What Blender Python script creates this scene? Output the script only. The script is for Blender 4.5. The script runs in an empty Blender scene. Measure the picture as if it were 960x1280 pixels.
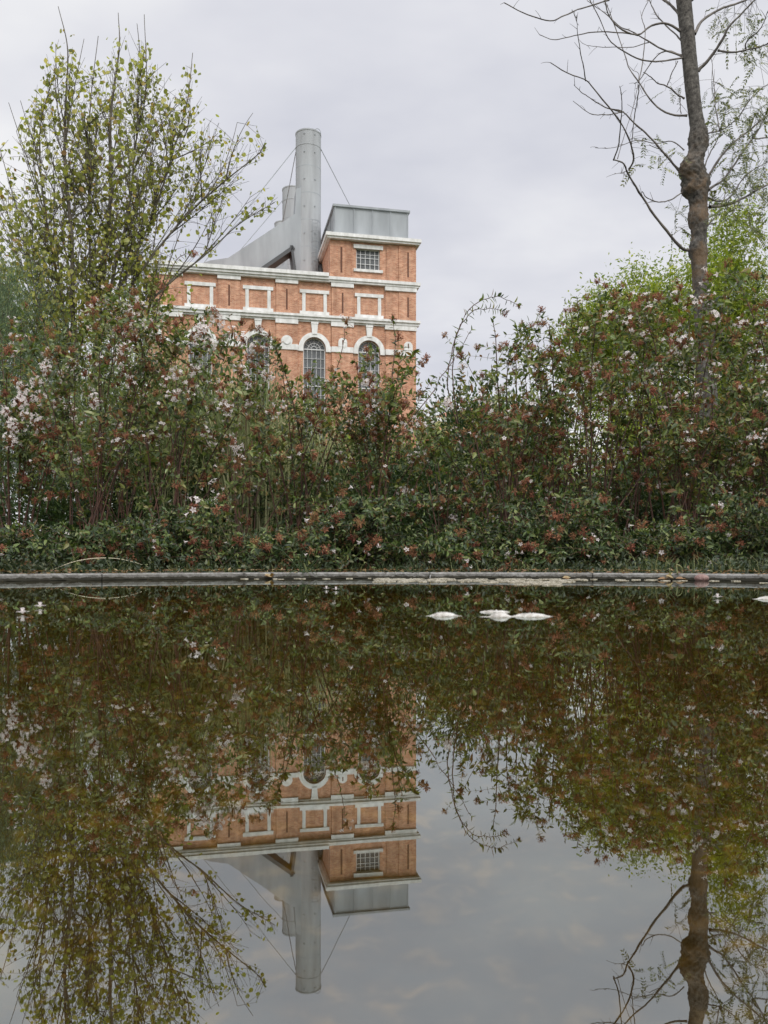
import bpy, math
import numpy as np
from mathutils import Vector

R_ = math.radians
scene = bpy.context.scene
COL = scene.collection
H0, CAMH, F = 700.0, 0.07, 1000.0        # horizon row, lens height above the water, focal length in photo pixels


def at(px, py, d):
    """a photo pixel seen at distance d, as a point of the world"""
    return np.array([(px - 480.0) * d / F, d, CAMH + (H0 - py) * d / F])


def to_px(P):
    return 480.0 + F * P[..., 0] / P[..., 1], H0 - F * (P[..., 2] - CAMH) / P[..., 1]


# ------------------------------------------------------------------ tagging
def tag(o, label=None, cat=None, group=None, kind=None):
    if label: o['label'] = label
    if cat: o['category'] = cat
    if group: o['group'] = group
    if kind: o['kind'] = kind
    return o


def empty(name, loc=(0, 0, 0), rz=0.0):
    o = bpy.data.objects.new(name, None)
    o.location = tuple(float(v) for v in loc)
    o.rotation_euler = (0, 0, rz)
    o.empty_display_size = 0.2
    COL.objects.link(o)
    return o


def link_mesh(name, me, parent=None):
    o = bpy.data.objects.new(name, me)
    COL.objects.link(o)
    if parent is not None:
        o.parent = parent
        # shapes of plants are written in world coordinates: bring them into the parent's frame
    return o


def to_mesh(name, V, faces_by_n, mats, mat_idx=None, smooth=False):
    """V (n,3); faces_by_n list of integer arrays (m,k)"""
    me = bpy.data.meshes.new(name)
    V = np.asarray(V, dtype=np.float32)
    me.vertices.add(len(V))
    me.vertices.foreach_set('co', V.ravel())
    loops, starts, tot, at_ = [], [], [], 0
    for Fc in faces_by_n:
        Fc = np.asarray(Fc, dtype=np.int32)
        if not len(Fc): continue
        k = Fc.shape[1]
        loops.append(Fc.ravel())
        starts.append(at_ + np.arange(len(Fc)) * k)
        at_ += Fc.size
    L = np.concatenate(loops)
    S = np.concatenate(starts).astype(np.int32)
    me.loops.add(len(L))
    me.loops.foreach_set('vertex_index', L)
    me.polygons.add(len(S))
    me.polygons.foreach_set('loop_start', S)
    for m in (mats if isinstance(mats, (list, tuple)) else [mats]):
        me.materials.append(m)
    if mat_idx is not None:
        me.polygons.foreach_set('material_index', np.asarray(mat_idx, dtype=np.int32))
    me.polygons.foreach_set('use_smooth', np.full(len(S), bool(smooth)))
    me.update(calc_edges=True)
    me.validate()
    return me


def nrm(A):
    return A / np.maximum(np.linalg.norm(A, axis=-1, keepdims=True), 1e-9)


LEAF8 = (np.array([(0, 0, 0), (.30, -.46, .07), (.30, 0, 0), (.30, .46, .07), (.66, -.34, .0), (.66, 0, -.06), (.66, .34, .0), (1, 0, -.14)], float),
         [[(0, 2, 1), (0, 3, 2), (4, 5, 7), (5, 6, 7)], [(1, 2, 5, 4), (2, 3, 6, 5)]])
LEAF4 = (np.array([(0, 0, 0), (.42, -.5, .06), (1, 0, -.05), (.42, .5, .06), ], float), [[(0, 2, 1), (0, 3, 2)]])
LEAFR = (np.array([(0, 0, 0), (.16, -.36, .03), (.16, .36, .03), (.5, -.52, .02), (.5, 0, -.03), (.5, .52, .02), (.82, -.3, -.03), (.82, .3, -.03), (1.05, 0, -.1)], float),
         [[(0, 4, 1), (0, 2, 4), (1, 4, 3), (2, 5, 4), (3, 4, 6), (4, 5, 7), (6, 4, 8), (4, 7, 8)]])


def leaves(P, D, N, L, W, tpl=LEAF8):
    """one blade per row: P base, D direction, N upper side, L length, W width -> (V, faces)"""
    T, faces = tpl
    D = nrm(D)
    Y = nrm(np.cross(N, D))
    Z = np.cross(D, Y)
    n, k = len(P), len(T)
    V = (P[:, None, :] + T[None, :, 0, None] * (D * L[:, None])[:, None, :] + T[None, :, 1, None] * (Y * W[:, None])[:, None, :]
         + T[None, :, 2, None] * (Z * L[:, None])[:, None, :])
    off = (np.arange(n) * k)[:, None, None]
    fs = [(np.array(f)[None] + off).reshape(-1, len(f[0])) for f in faces]
    return V.reshape(-1, 3), fs


def tubes(C, r0, r1, sides=4):
    """C (n,K,3) centre lines; radius tapers r0->r1 (n,) or C-shaped radii (n,K)"""
    n, K, _ = C.shape
    T = nrm(np.gradient(C, axis=1))
    ref = np.where(np.abs(T[..., 2:3]) > .9, np.array([1., 0, 0]), np.array([0, 0, 1.]))
    A = nrm(np.cross(T, ref))
    B = np.cross(T, A)
    if np.ndim(r0) == 2: r = r0
    else: r = r0[:, None] + (r1 - r0)[:, None] * np.linspace(0, 1, K)[None]
    th = np.arange(sides) * 2 * np.pi / sides
    V = C[:, :, None, :] + r[:, :, None, None] * (A[:, :, None, :] * np.cos(th)[None, None, :, None] + B[:, :, None, :] * np.sin(th)[None, None, :, None])
    V = V.reshape(-1, 3)
    i = (np.arange(n) * K * sides)[:, None, None]
    k = (np.arange(K - 1) * sides)[None, :, None]
    s = np.arange(sides)[None, None, :]
    s2 = (np.arange(sides) + 1) % sides
    a = i + k + s; b = i + k + s2[None, None]; c = b + sides; d = a + sides
    fq = np.stack([a, b, c, d], -1).reshape(-1, 4)
    return V, [fq]


class Acc:
    """collects (V, faces) pieces into one mesh"""
    def __init__(self): self.V, self.F, self.n, self.M = [], {}, 0, {}
    def add(self, VF, m=0):
        V, fs = VF
        for f in fs:
            f = np.asarray(f) + self.n
            k = f.shape[1]
            self.F.setdefault(k, []).append(f)
            self.M.setdefault(k, []).append(np.full(len(f), m))
        self.V.append(np.asarray(V, float)); self.n += len(V)
        return self
    def obj(self, name, mats, parent=None, origin=None, smooth=False):
        V = np.concatenate(self.V)
        if origin is not None: V = V - np.asarray(origin, float)
        ks = sorted(self.F)
        me = to_mesh(name, V, [np.concatenate(self.F[k]) for k in ks], mats, np.concatenate([np.concatenate(self.M[k]) for k in ks]), smooth)
        return link_mesh(name, me, parent)


def box(x0, x1, y0, y1, z0, z1):
    V = np.array([(x, y, z) for z in (z0, z1) for y in (y0, y1) for x in (x0, x1)], float)
    return V, [[(0, 2, 3, 1), (4, 5, 7, 6), (0, 1, 5, 4), (2, 6, 7, 3), (0, 4, 6, 2), (1, 3, 7, 5)]]


def prism(poly, y0, y1):
    """polygon in x,z extruded along y"""
    n = len(poly)
    V = [(x, y0, z) for x, z in poly] + [(x, y1, z) for x, z in poly]
    side = [(i, (i + 1) % n, (i + 1) % n + n, i + n) for i in range(n)]
    return V, [side, [tuple(range(n - 1, -1, -1))], [tuple(range(n, 2 * n))]]


def rod(a, b, r, sides=8, K=2):
    C = np.linspace(np.array(a, float), np.array(b, float), K)[None]
    return tubes(C, np.array([r]), np.array([r]), sides)


def bez(p0, p1, p2, K):
    t = np.linspace(0, 1, K)[:, None]
    return (1 - t) ** 2 * p0 + 2 * t * (1 - t) * p1 + t ** 2 * p2


def spline(pts, K):
    """Catmull-Rom through pts"""
    P = np.asarray(pts, float)
    if len(P) == 2: return np.linspace(P[0], P[1], K)
    Q = np.vstack([2 * P[0] - P[1], P, 2 * P[-1] - P[-2]])
    u = np.linspace(0, len(P) - 1 - 1e-6, K)
    i = u.astype(int); t = (u - i)[:, None]
    a, b, c, d = Q[i], Q[i + 1], Q[i + 2], Q[i + 3]
    return .5 * (2 * b + (c - a) * t + (2 * a - 5 * b + 4 * c - d) * t ** 2 + (-a + 3 * b - 3 * c + d) * t ** 3)


# ------------------------------------------------------------------ materials
def newmat(name):
    m = bpy.data.materials.new(name); m.use_nodes = True
    nt = m.node_tree; nt.nodes.clear()
    return m, nt, nt.nodes.new('ShaderNodeOutputMaterial')


def nd(nt, typ, **kw):
    n = nt.nodes.new(typ)
    for k, v in kw.items():
        if k in n.inputs: n.inputs[k].default_value = v
        else: setattr(n, k, v)
    return n


def ramp(nt, fac, stops):
    r = nt.nodes.new('ShaderNodeValToRGB')
    el = r.color_ramp.elements
    while len(el) < len(stops): el.new(.5)
    for e, (p, c) in zip(el, stops):
        e.position = p; e.color = (*c, 1) if len(c) == 3 else c
    nt.links.new(fac, r.inputs[0])
    return r


def mixc(nt, fac, a, b, mode='MIX'):
    m = nt.nodes.new('ShaderNodeMix'); m.data_type = 'RGBA'; m.blend_type = mode
    for s, v in ((m.inputs[0], fac), (m.inputs[6], a), (m.inputs[7], b)):
        if isinstance(v, bpy.types.NodeSocket): nt.links.new(v, s)
        elif isinstance(v, tuple): s.default_value = (*v, 1)
        else: s.default_value = v
    return m.outputs[2]


def noise(nt, scale, detail=3, rough=.55, coord='Object', vec=None, stretch=None):
    n = nd(nt, 'ShaderNodeTexNoise', Scale=scale, Detail=detail, Roughness=rough)
    if vec is None:
        tc = nt.nodes.new('ShaderNodeTexCoord'); vec = tc.outputs[coord]
    if stretch:
        mp = nt.nodes.new('ShaderNodeMapping'); mp.inputs['Scale'].default_value = stretch
        nt.links.new(vec, mp.inputs[0]); vec = mp.outputs[0]
    nt.links.new(vec, n.inputs['Vector'])
    return n.outputs['Fac']


def bump(nt, h, strength, dist):
    b = nd(nt, 'ShaderNodeBump', Strength=strength, Distance=dist)
    nt.links.new(h, b.inputs['Height'])
    return b.outputs['Normal']


def leafmat(name, stops, trans=.32, rough=.42, patch=(.75, 1.25), spec=.4):
    """leaf: colour varies from blade to blade and from branch to branch"""
    m, nt, out = newmat(name)
    g = nt.nodes.new('ShaderNodeNewGeometry')
    r = ramp(nt, g.outputs['Random Per Island'], stops)
    nz = noise(nt, 3.5, 2)
    pr = ramp(nt, nz, [(.35, (patch[0],) * 3), (.65, (patch[1],) * 3)])
    c = mixc(nt, 1.0, r.outputs[0], pr.outputs[0], 'MULTIPLY')
    p = nd(nt, 'ShaderNodeBsdfPrincipled', Roughness=rough)
    p.inputs['Specular IOR Level'].default_value = spec
    nt.links.new(c, p.inputs['Base Color'])
    t = nt.nodes.new('ShaderNodeBsdfTranslucent')
    tc = mixc(nt, 1.0, c, (1.25, 1.3, .6), 'MULTIPLY')
    nt.links.new(tc, t.inputs['Color'])
    mx = nt.nodes.new('ShaderNodeMixShader'); mx.inputs[0].default_value = trans
    nt.links.new(p.outputs[0], mx.inputs[1]); nt.links.new(t.outputs[0], mx.inputs[2])
    nt.links.new(mx.outputs[0], out.inputs[0])
    return m


def simple(name, col, rough=.7, var=None, scale=5, bmp=0, metal=0, detail=4, stretch=None, spec=.5):
    m, nt, out = newmat(name)
    p = nd(nt, 'ShaderNodeBsdfPrincipled', Roughness=rough, Metallic=metal)
    p.inputs['Specular IOR Level'].default_value = spec
    p.inputs['Base Color'].default_value = (*col, 1)
    if var or bmp:
        nz = noise(nt, scale, detail, stretch=stretch)
        if var:
            r = ramp(nt, nz, [(.32, tuple(var[0])), (.68, tuple(var[1]))])
            nt.links.new(r.outputs[0], p.inputs['Base Color'])
        if bmp: nt.links.new(bump(nt, nz, bmp, .01), p.inputs['Normal'])
    nt.links.new(p.outputs[0], out.inputs[0])
    return m


G = lambda r, g, b: (r, g, b)
M = {}
M['abelia_leaf'] = leafmat('abelia_leaf', [(0, G(.034, .054, .02)), (.35, G(.085, .125, .038)), (.66, G(.17, .22, .06)), (.86, G(.29, .31, .11)), (.93, G(.25, .15, .06)), (1, G(.22, .10, .05))], rough=.36, spec=.55)
M['low_leaf_shaded'] = leafmat('low_leaf_shaded', [(0, G(.016, .032, .011)), (.5, G(.045, .078, .022)), (.82, G(.13, .18, .05)), (.96, G(.24, .27, .1)), (1, G(.16, .09, .04))], trans=.25, spec=.5)  # darker abelia leaf: shade from the canes overhead is painted into the colour
M['cover_leaf_shaded'] = leafmat('cover_leaf_shaded', [(0, G(.014, .026, .01)), (.7, G(.03, .048, .018)), (1, G(.10, .11, .05))], trans=.15)  # ground cover green darkened, with the shade under the shrubs put into it
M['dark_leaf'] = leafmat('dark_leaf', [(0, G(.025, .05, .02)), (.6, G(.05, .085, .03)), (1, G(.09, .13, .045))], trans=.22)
M['cane'] = simple('cane', (.08, .04, .03), .75, ((.045, .028, .022), (.13, .06, .04)), 9)
M['twig'] = simple('twig', (.1, .07, .045), .7, ((.06, .06, .03), (.13, .07, .045)), 20)
M['tree_leaf'] = leafmat('tree_leaf', [(0, G(.18, .21, .07)), (.5, G(.33, .35, .11)), (.8, G(.46, .46, .15)), (.94, G(.52, .44, .14)), (1, G(.28, .15, .06))], trans=.5, patch=(.8, 1.2))
M['lime_leaf'] = leafmat('lime_leaf', [(0, G(.14, .2, .03)), (.5, G(.25, .32, .05)), (1, G(.4, .42, .08))], trans=.45, patch=(.7, 1.25))
M['needle'] = leafmat('needle', [(0, G(.06, .10, .055)), (.6, G(.13, .19, .11)), (1, G(.25, .31, .19))], trans=.2, rough=.6)
M['grey_leaf'] = leafmat('grey_leaf', [(0, G(.10, .14, .06)), (.6, G(.2, .25, .12)), (1, G(.36, .4, .2))], trans=.3, rough=.6)
M['pinnate'] = leafmat('pinnate', [(0, G(.07, .09, .04)), (.6, G(.13, .16, .06)), (1, G(.3, .3, .1))], trans=.3)
M['far_leaf'] = leafmat('far_leaf', [(0, G(.05, .09, .03)), (.5, G(.09, .14, .05)), (1, G(.16, .2, .07))], trans=.3)
M['reed'] = leafmat('reed', [(0, G(.2, .24, .1)), (.6, G(.36, .38, .2)), (1, G(.5, .48, .3))], trans=.4)
M['grass'] = leafmat('grass', [(0, G(.03, .055, .018)), (.7, G(.06, .095, .03)), (1, G(.26, .26, .11))], trans=.35)
M['dry'] = simple('dry', (.55, .5, .36), .7)


def petal():
    m, nt, out = newmat('petal')
    p = nd(nt, 'ShaderNodeBsdfDiffuse'); p.inputs[0].default_value = (.82, .77, .76, 1)
    t = nd(nt, 'ShaderNodeBsdfTranslucent'); t.inputs[0].default_value = (.85, .78, .74, 1)
    mx = nt.nodes.new('ShaderNodeMixShader'); mx.inputs[0].default_value = .35
    nt.links.new(p.outputs[0], mx.inputs[1]); nt.links.new(t.outputs[0], mx.inputs[2]); nt.links.new(mx.outputs[0], out.inputs[0])
    return m


def sepal():
    m, nt, out = newmat('sepal')
    oi = nt.nodes.new('ShaderNodeObjectInfo')
    g = nt.nodes.new('ShaderNodeNewGeometry')
    a = ramp(nt, oi.outputs['Random'], [(0, G(.28, .12, .085)), (.35, G(.38, .18, .12)), (.65, G(.34, .20, .11)), (1, G(.20, .075, .06))])
    b = ramp(nt, g.outputs['Random Per Island'], [(0, G(.6, .6, .6)), (.7, G(1.15, 1.1, 1.05)), (1, G(1.5, 1.6, 1.4))])
    c = mixc(nt, 1.0, a.outputs[0], b.outputs[0], 'MULTIPLY')
    p = nt.nodes.new('ShaderNodeBsdfDiffuse'); nt.links.new(c, p.inputs[0])
    t = nt.nodes.new('ShaderNodeBsdfTranslucent'); nt.links.new(c, t.inputs[0])
    mx = nt.nodes.new('ShaderNodeMixShader'); mx.inputs[0].default_value = .35
    nt.links.new(p.outputs[0], mx.inputs[1]); nt.links.new(t.outputs[0], mx.inputs[2]); nt.links.new(mx.outputs[0], out.inputs[0])
    return m


M['petal'], M['sepal'] = petal(), sepal()


def brick():
    m, nt, out = newmat('brick')
    tc = nt.nodes.new('ShaderNodeTexCoord')
    sep = nt.nodes.new('ShaderNodeSeparateXYZ'); nt.links.new(tc.outputs['Object'], sep.inputs[0])
    ad = nd(nt, 'ShaderNodeMath', operation='ADD'); nt.links.new(sep.outputs[0], ad.inputs[0]); nt.links.new(sep.outputs[1], ad.inputs[1])
    cb = nt.nodes.new('ShaderNodeCombineXYZ'); nt.links.new(ad.outputs[0], cb.inputs[0]); nt.links.new(sep.outputs[2], cb.inputs[1])
    b = nt.nodes.new('ShaderNodeTexBrick')
    b.inputs['Scale'].default_value = 1.0
    b.inputs['Brick Width'].default_value = .26; b.inputs['Row Height'].default_value = .085
    b.inputs['Mortar Size'].default_value = .008; b.inputs['Bias'].default_value = -.1
    b.inputs['Color1'].default_value = (.42, .17, .088, 1); b.inputs['Color2'].default_value = (.62, .335, .205, 1); b.inputs['Mortar'].default_value = (.50, .42, .35, 1)
    nt.links.new(cb.outputs[0], b.inputs['Vector'])
    n1 = noise(nt, 1.6, 5, .65); r1 = ramp(nt, n1, [(.36, G(.83, .81, .80)), (.64, G(1.12, 1.12, 1.12))])
    n2 = noise(nt, 1.5, 5, .65, stretch=(1, 1, .12)); r2 = ramp(nt, n2, [(.34, G(.80, .78, .77)), (.6, G(1.06, 1.07, 1.08))])
    c = mixc(nt, 1.0, b.outputs['Color'], r1.outputs[0], 'MULTIPLY')
    c = mixc(nt, 1.0, c, r2.outputs[0], 'MULTIPLY')
    p = nd(nt, 'ShaderNodeBsdfPrincipled', Roughness=.9); nt.links.new(c, p.inputs['Base Color'])
    nt.links.new(bump(nt, b.outputs['Fac'], -.4, .01), p.inputs['Normal'])
    nt.links.new(p.outputs[0], out.inputs[0])
    return m


M['brick'] = brick()
M['stucco'] = simple('stucco', (.7, .7, .68), .8, ((.56, .56, .54), (.80, .80, .80)), 1.6, detail=8, stretch=(1.6, 1, .8))
M['steel'] = simple('steel', (.42, .44, .46), .9, ((.28, .30, .32), (.38, .405, .43)), 1.1, detail=7, stretch=(1, 1, .2))
M['steel_light'] = simple('steel_light', (.5, .52, .54), .9, ((.31, .32, .335), (.43, .45, .47)), 1.4, detail=7, stretch=(1, 1, .12))
M['steel_dark'] = simple('steel_dark', (.06, .065, .07), .6)
M['slot'] = simple('slot', (.13, .06, .04), .9)
M['pane'] = simple('pane', (.07, .08, .09), .25, ((.05, .055, .06), (.13, .14, .15)), 1.2)
M['white_frame'] = simple('white_frame', (.6, .61, .62), .6)
M['ochre'] = simple('ochre', (.6, .36, .18), .85, ((.52, .3, .15), (.66, .42, .22)), .8)
M['render_white'] = simple('render_white', (.72, .72, .72), .8, ((.64, .64, .64), (.78, .78, .78)), .6)
M['tile'] = simple('tile', (.35, .16, .1), .85, ((.28, .12, .08), (.42, .2, .12)), 3)


def bark_mat(name, base, light, warm, dark, zlo, zhi):
    m, nt, out = newmat(name)
    n1 = noise(nt, 30, 8, .78, stretch=(1, 1, 1.0)); r = ramp(nt, n1, [(.36, dark), (.48, base), (.66, light)])
    n2 = noise(nt, 6, 5, .65)
    tc = nt.nodes.new('ShaderNodeTexCoord'); s = nt.nodes.new('ShaderNodeSeparateXYZ'); nt.links.new(tc.outputs['Object'], s.inputs[0])
    band = ramp(nt, nd_map(nt, s.outputs[2], zlo - .5, zhi + .5), [(0, G(0, 0, 0)), (.3, G(1, 1, 1)), (.7, G(1, 1, 1)), (1, G(0, 0, 0))])
    k = ramp(nt, n2, [(.46, G(0, 0, 0)), (.6, G(1, 1, 1))])
    f = mixc(nt, 1.0, band.outputs[0], k.outputs[0], 'MULTIPLY')
    bw = nt.nodes.new('ShaderNodeRGBToBW'); nt.links.new(f, bw.inputs[0])
    c = mixc(nt, bw.outputs[0], r.outputs[0], mixc(nt, .45, warm, r.outputs[0]))
    p = nd(nt, 'ShaderNodeBsdfPrincipled', Roughness=.9); nt.links.new(c, p.inputs['Base Color'])
    nt.links.new(bump(nt, n1, .9, .012), p.inputs['Normal'])
    nt.links.new(p.outputs[0], out.inputs[0])
    return m


def nd_map(nt, sock, lo, hi):
    mr = nt.nodes.new('ShaderNodeMapRange'); mr.inputs[1].default_value = lo; mr.inputs[2].default_value = hi
    nt.links.new(sock, mr.inputs[0])
    return mr.outputs[0]


M['bark'] = bark_mat('bark', G(.075, .068, .06), G(.18, .168, .15), G(.19, .115, .055), G(.02, .018, .016), 2.35, 3.25)
M['bark_thin'] = simple('bark_thin', (.12, .105, .09), .85, ((.07, .06, .055), (.2, .18, .16)), 12)
M['bark_tree'] = simple('bark_tree', (.12, .10, .08), .85, ((.06, .05, .04), (.16, .14, .115)), 6)
M['foam'] = simple('foam', (.8, .8, .78), .8, ((.30, .27, .23), (.66, .65, .62)), 130, bmp=.5, detail=6)
M['stone'] = simple('stone', (.22, .13, .12), .7, ((.16, .09, .08), (.3, .2, .18)), 60, bmp=.3)
M['dead_leaf'] = leafmat('dead_leaf', [(0, G(.12, .06, .03)), (.6, G(.26, .15, .07)), (1, G(.42, .34, .18))], trans=.2)
M['scum'] = simple('scum', (.5, .45, .36), .8, ((.16, .14, .09), (.58, .54, .45)), 120, detail=6)
M['soil'] = simple('soil', (.05, .04, .025), .95, ((.03, .024, .016), (.085, .065, .04)), 9, bmp=.6, detail=8)


def concrete():
    m, nt, out = newmat('concrete')
    n1 = noise(nt, 55, 8, .75); n2 = noise(nt, 5, 5, .6)
    r = ramp(nt, n1, [(.33, G(.09, .088, .08)), (.5, G(.20, .197, .19)), (.7, G(.33, .33, .32))])
    r2 = ramp(nt, n2, [(.35, G(.82, .80, .76)), (.65, G(1.08, 1.08, 1.08))])
    c = mixc(nt, 1.0, r.outputs[0], r2.outputs[0], 'MULTIPLY')
    # dark algae crust along the old water mark: its upper rim is ragged
    tc = nt.nodes.new('ShaderNodeTexCoord'); s = nt.nodes.new('ShaderNodeSeparateXYZ'); nt.links.new(tc.outputs['Object'], s.inputs[0])
    n3 = noise(nt, 40, 5, .7)
    ma = nd(nt, 'ShaderNodeMath', operation='MULTIPLY_ADD'); nt.links.new(n3, ma.inputs[0]); ma.inputs[1].default_value = -.022; nt.links.new(s.outputs[2], ma.inputs[2])
    k = ramp(nt, nd_map(nt, ma.outputs[0], -.012, .006), [(.52, G(1, 1, 1)), (.66, G(0, 0, 0))])
    c = mixc(nt, k.outputs[0], c, (.035, .032, .022))
    p = nd(nt, 'ShaderNodeBsdfPrincipled', Roughness=.85); nt.links.new(c, p.inputs['Base Color'])
    nt.links.new(bump(nt, n1, .6, .003), p.inputs['Normal']); nt.links.new(p.outputs[0], out.inputs[0])
    return m


M['concrete'] = concrete()


def water():
    m, nt, out = newmat('water')
    lw = nd(nt, 'ShaderNodeLayerWeight', Blend=.5)
    r = ramp(nt, lw.outputs['Facing'], [(0, G(.10, .10, .10)), (.5, G(.335, .335, .335)), (.66, G(.345, .345, .345)), (.82, G(.52, .52, .52)), (1, G(.72, .72, .72))])
    gl = nd(nt, 'ShaderNodeBsdfGlossy', Roughness=.0); gl.inputs['Color'].default_value = (.93, 1.0, .98, 1)
    tr = nt.nodes.new('ShaderNodeBsdfTransparent'); tr.inputs[0].default_value = (.80, .59, .20, 1)
    mx = nt.nodes.new('ShaderNodeMixShader')
    bw = nt.nodes.new('ShaderNodeRGBToBW'); nt.links.new(r.outputs[0], bw.inputs[0]); nt.links.new(bw.outputs[0], mx.inputs[0])
    n = noise(nt, 9, 3, .5, stretch=(.7, 1.6, 1))
    b = bump(nt, n, .05, .0012); nt.links.new(b, gl.inputs['Normal'])
    nt.links.new(tr.outputs[0], mx.inputs[1]); nt.links.new(gl.outputs[0], mx.inputs[2]); nt.links.new(mx.outputs[0], out.inputs[0])
    return m


def bed():
    m, nt, out = newmat('bed')
    n1 = noise(nt, 48, 2, .5); n2 = noise(nt, 5, 4, .6)
    r = ramp(nt, n1, [(.40, G(.014, .014, .013)), (.56, G(.036, .034, .030)), (.80, G(.18, .185, .18))])
    r2 = ramp(nt, n2, [(.35, G(.6, .62, .65)), (.65, G(1.25, 1.2, 1.1))])
    c = mixc(nt, 1.0, r.outputs[0], r2.outputs[0], 'MULTIPLY')
    p = nd(nt, 'ShaderNodeBsdfPrincipled', Roughness=.9); nt.links.new(c, p.inputs['Base Color']); nt.links.new(p.outputs[0], out.inputs[0])
    return m


M['water'], M['bed'] = water(), bed()


def ground_mat():
    m, nt, out = newmat('ground')
    n1 = noise(nt, 1.2, 8, .7); r = ramp(nt, n1, [(.35, G(.035, .045, .02)), (.55, G(.06, .08, .03)), (.75, G(.11, .10, .05))])
    p = nd(nt, 'ShaderNodeBsdfPrincipled', Roughness=.95); nt.links.new(r.outputs[0], p.inputs['Base Color']); nt.links.new(p.outputs[0], out.inputs[0])
    return m


M['ground'] = ground_mat()

# ------------------------------------------------------------------ camera, sky, sun
cam = bpy.data.cameras.new('camera'); co = bpy.data.objects.new('camera', cam); COL.objects.link(co)
co.location = (0, 0, CAMH); co.rotation_euler = (R_(90), 0, 0)
cam.sensor_fit = 'VERTICAL'; cam.sensor_height = 36; cam.sensor_width = 27; cam.lens = 36 * F / 1280
cam.shift_y = 60 / 1280; cam.clip_start = .01; cam.clip_end = 3000
cam.dof.use_dof = True; cam.dof.focus_distance = 5.0; cam.dof.aperture_fstop = 11
scene.camera = co

SUN_ROT, SUN_EL = R_(160), R_(48)
w = bpy.data.worlds.new('World'); scene.world = w; w.use_nodes = True
nt = w.node_tree; nt.nodes.clear()
out = nt.nodes.new('ShaderNodeOutputWorld'); bg = nt.nodes.new('ShaderNodeBackground'); bg.inputs[1].default_value = .1
sky = nt.nodes.new('ShaderNodeTexSky'); sky.sky_type = 'NISHITA'; sky.sun_disc = False
sky.sun_elevation = SUN_EL; sky.sun_rotation = SUN_ROT; sky.air_density = 1.5; sky.dust_density = 3
tc = nt.nodes.new('ShaderNodeTexCoord'); sp = nt.nodes.new('ShaderNodeSeparateXYZ'); nt.links.new(tc.outputs['Generated'], sp.inputs[0])
zz = nd(nt, 'ShaderNodeMath', operation='MAXIMUM'); nt.links.new(sp.outputs[2], zz.inputs[0]); zz.inputs[1].default_value = 0
za = nd(nt, 'ShaderNodeMath', operation='ADD'); nt.links.new(zz.outputs[0], za.inputs[0]); za.inputs[1].default_value = .35
dv = nt.nodes.new('ShaderNodeVectorMath'); dv.operation = 'DIVIDE'
cz = nt.nodes.new('ShaderNodeCombineXYZ')
for i in range(3): nt.links.new(za.outputs[0], cz.inputs[i])
nt.links.new(tc.outputs['Generated'], dv.inputs[0]); nt.links.new(cz.outputs[0], dv.inputs[1])
cn = noise(nt, 1.5, 5, .52, vec=dv.outputs[0], stretch=(1, 1.6, 1))
cl = ramp(nt, cn, [(.34, G(.640, .652, .728)), (.5, G(.77, .775, .83)), (.66, G(.93, .93, .945))])
up = ramp(nt, zz.outputs[0], [(0, G(1.28, 1.27, 1.22)), (.14, G(1.18, 1.17, 1.14)), (.3, G(1, 1, 1)), (.58, G(1.0, 1.0, 1.0)), (1, G(2.5, 2.5, 2.45))])
c1 = mixc(nt, 1.0, cl.outputs[0], up.outputs[0], 'MULTIPLY')
bk = ramp(nt, nd_map(nt, sp.outputs[1], .1, -.9), [(0, G(1, 1, 1)), (1, G(1.7, 1.68, 1.6))])
c1 = mixc(nt, 1.0, c1, bk.outputs[0], 'MULTIPLY')
c1 = mixc(nt, 1.0, c1, (10.0, 10.0, 10.0), 'MULTIPLY')
c2 = mixc(nt, .94, sky.outputs[0], c1)
nt.links.new(c2, bg.inputs[0]); nt.links.new(bg.outputs[0], out.inputs[0])

sd = bpy.data.lights.new('sun', 'SUN'); sd.energy = 1.6; sd.angle = R_(25); sd.color = (1, .97, .92)
so = bpy.data.objects.new('sun', sd); COL.objects.link(so)
sv = Vector((math.sin(SUN_ROT) * math.cos(SUN_EL), math.cos(SUN_ROT) * math.cos(SUN_EL), math.sin(SUN_EL)))
so.rotation_euler = sv.to_track_quat('Z', 'Y').to_euler(); so.location = (0, -5, 20)

vs = scene.view_settings; vs.view_transform = 'Standard'; vs.look = 'None'; vs.exposure = 0; vs.gamma = 1
cy = scene.cycles; cy.max_bounces = 6; cy.diffuse_bounces = 3; cy.glossy_bounces = 3; cy.transmission_bounces = 3; cy.transparent_max_bounces = 8
cy.caustics_reflective = False; cy.caustics_refractive = False
cy.use_denoising = True

# ------------------------------------------------------------------ setting: pond, kerb, ground
PC, PR = np.array([0, .94]), 2.10          # centre and radius of the round pond


def ring(r0, r1, z0, z1, n=160):
    a = np.arange(n) * 2 * np.pi / n
    V = []
    for r, z in ((r0, z0), (r1, z1)):
        V.append(np.stack([PC[0] + r * np.cos(a), PC[1] + r * np.sin(a), np.full(n, z)], 1))
    i = np.arange(n); j = (i + 1) % n
    return np.concatenate(V), [np.stack([i, i + n, j + n, j], 1)]


def disc(r, z, n=160):
    a = np.arange(n) * 2 * np.pi / n
    V = np.stack([PC[0] + r * np.cos(a), PC[1] + r * np.sin(a), np.full(n, z)], 1)
    return V, [[tuple(range(n))]]


tag(Acc().add(disc(PR + .03, 0)).obj('water', M['water']), kind='structure')
rb = np.random.default_rng(4)
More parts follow.
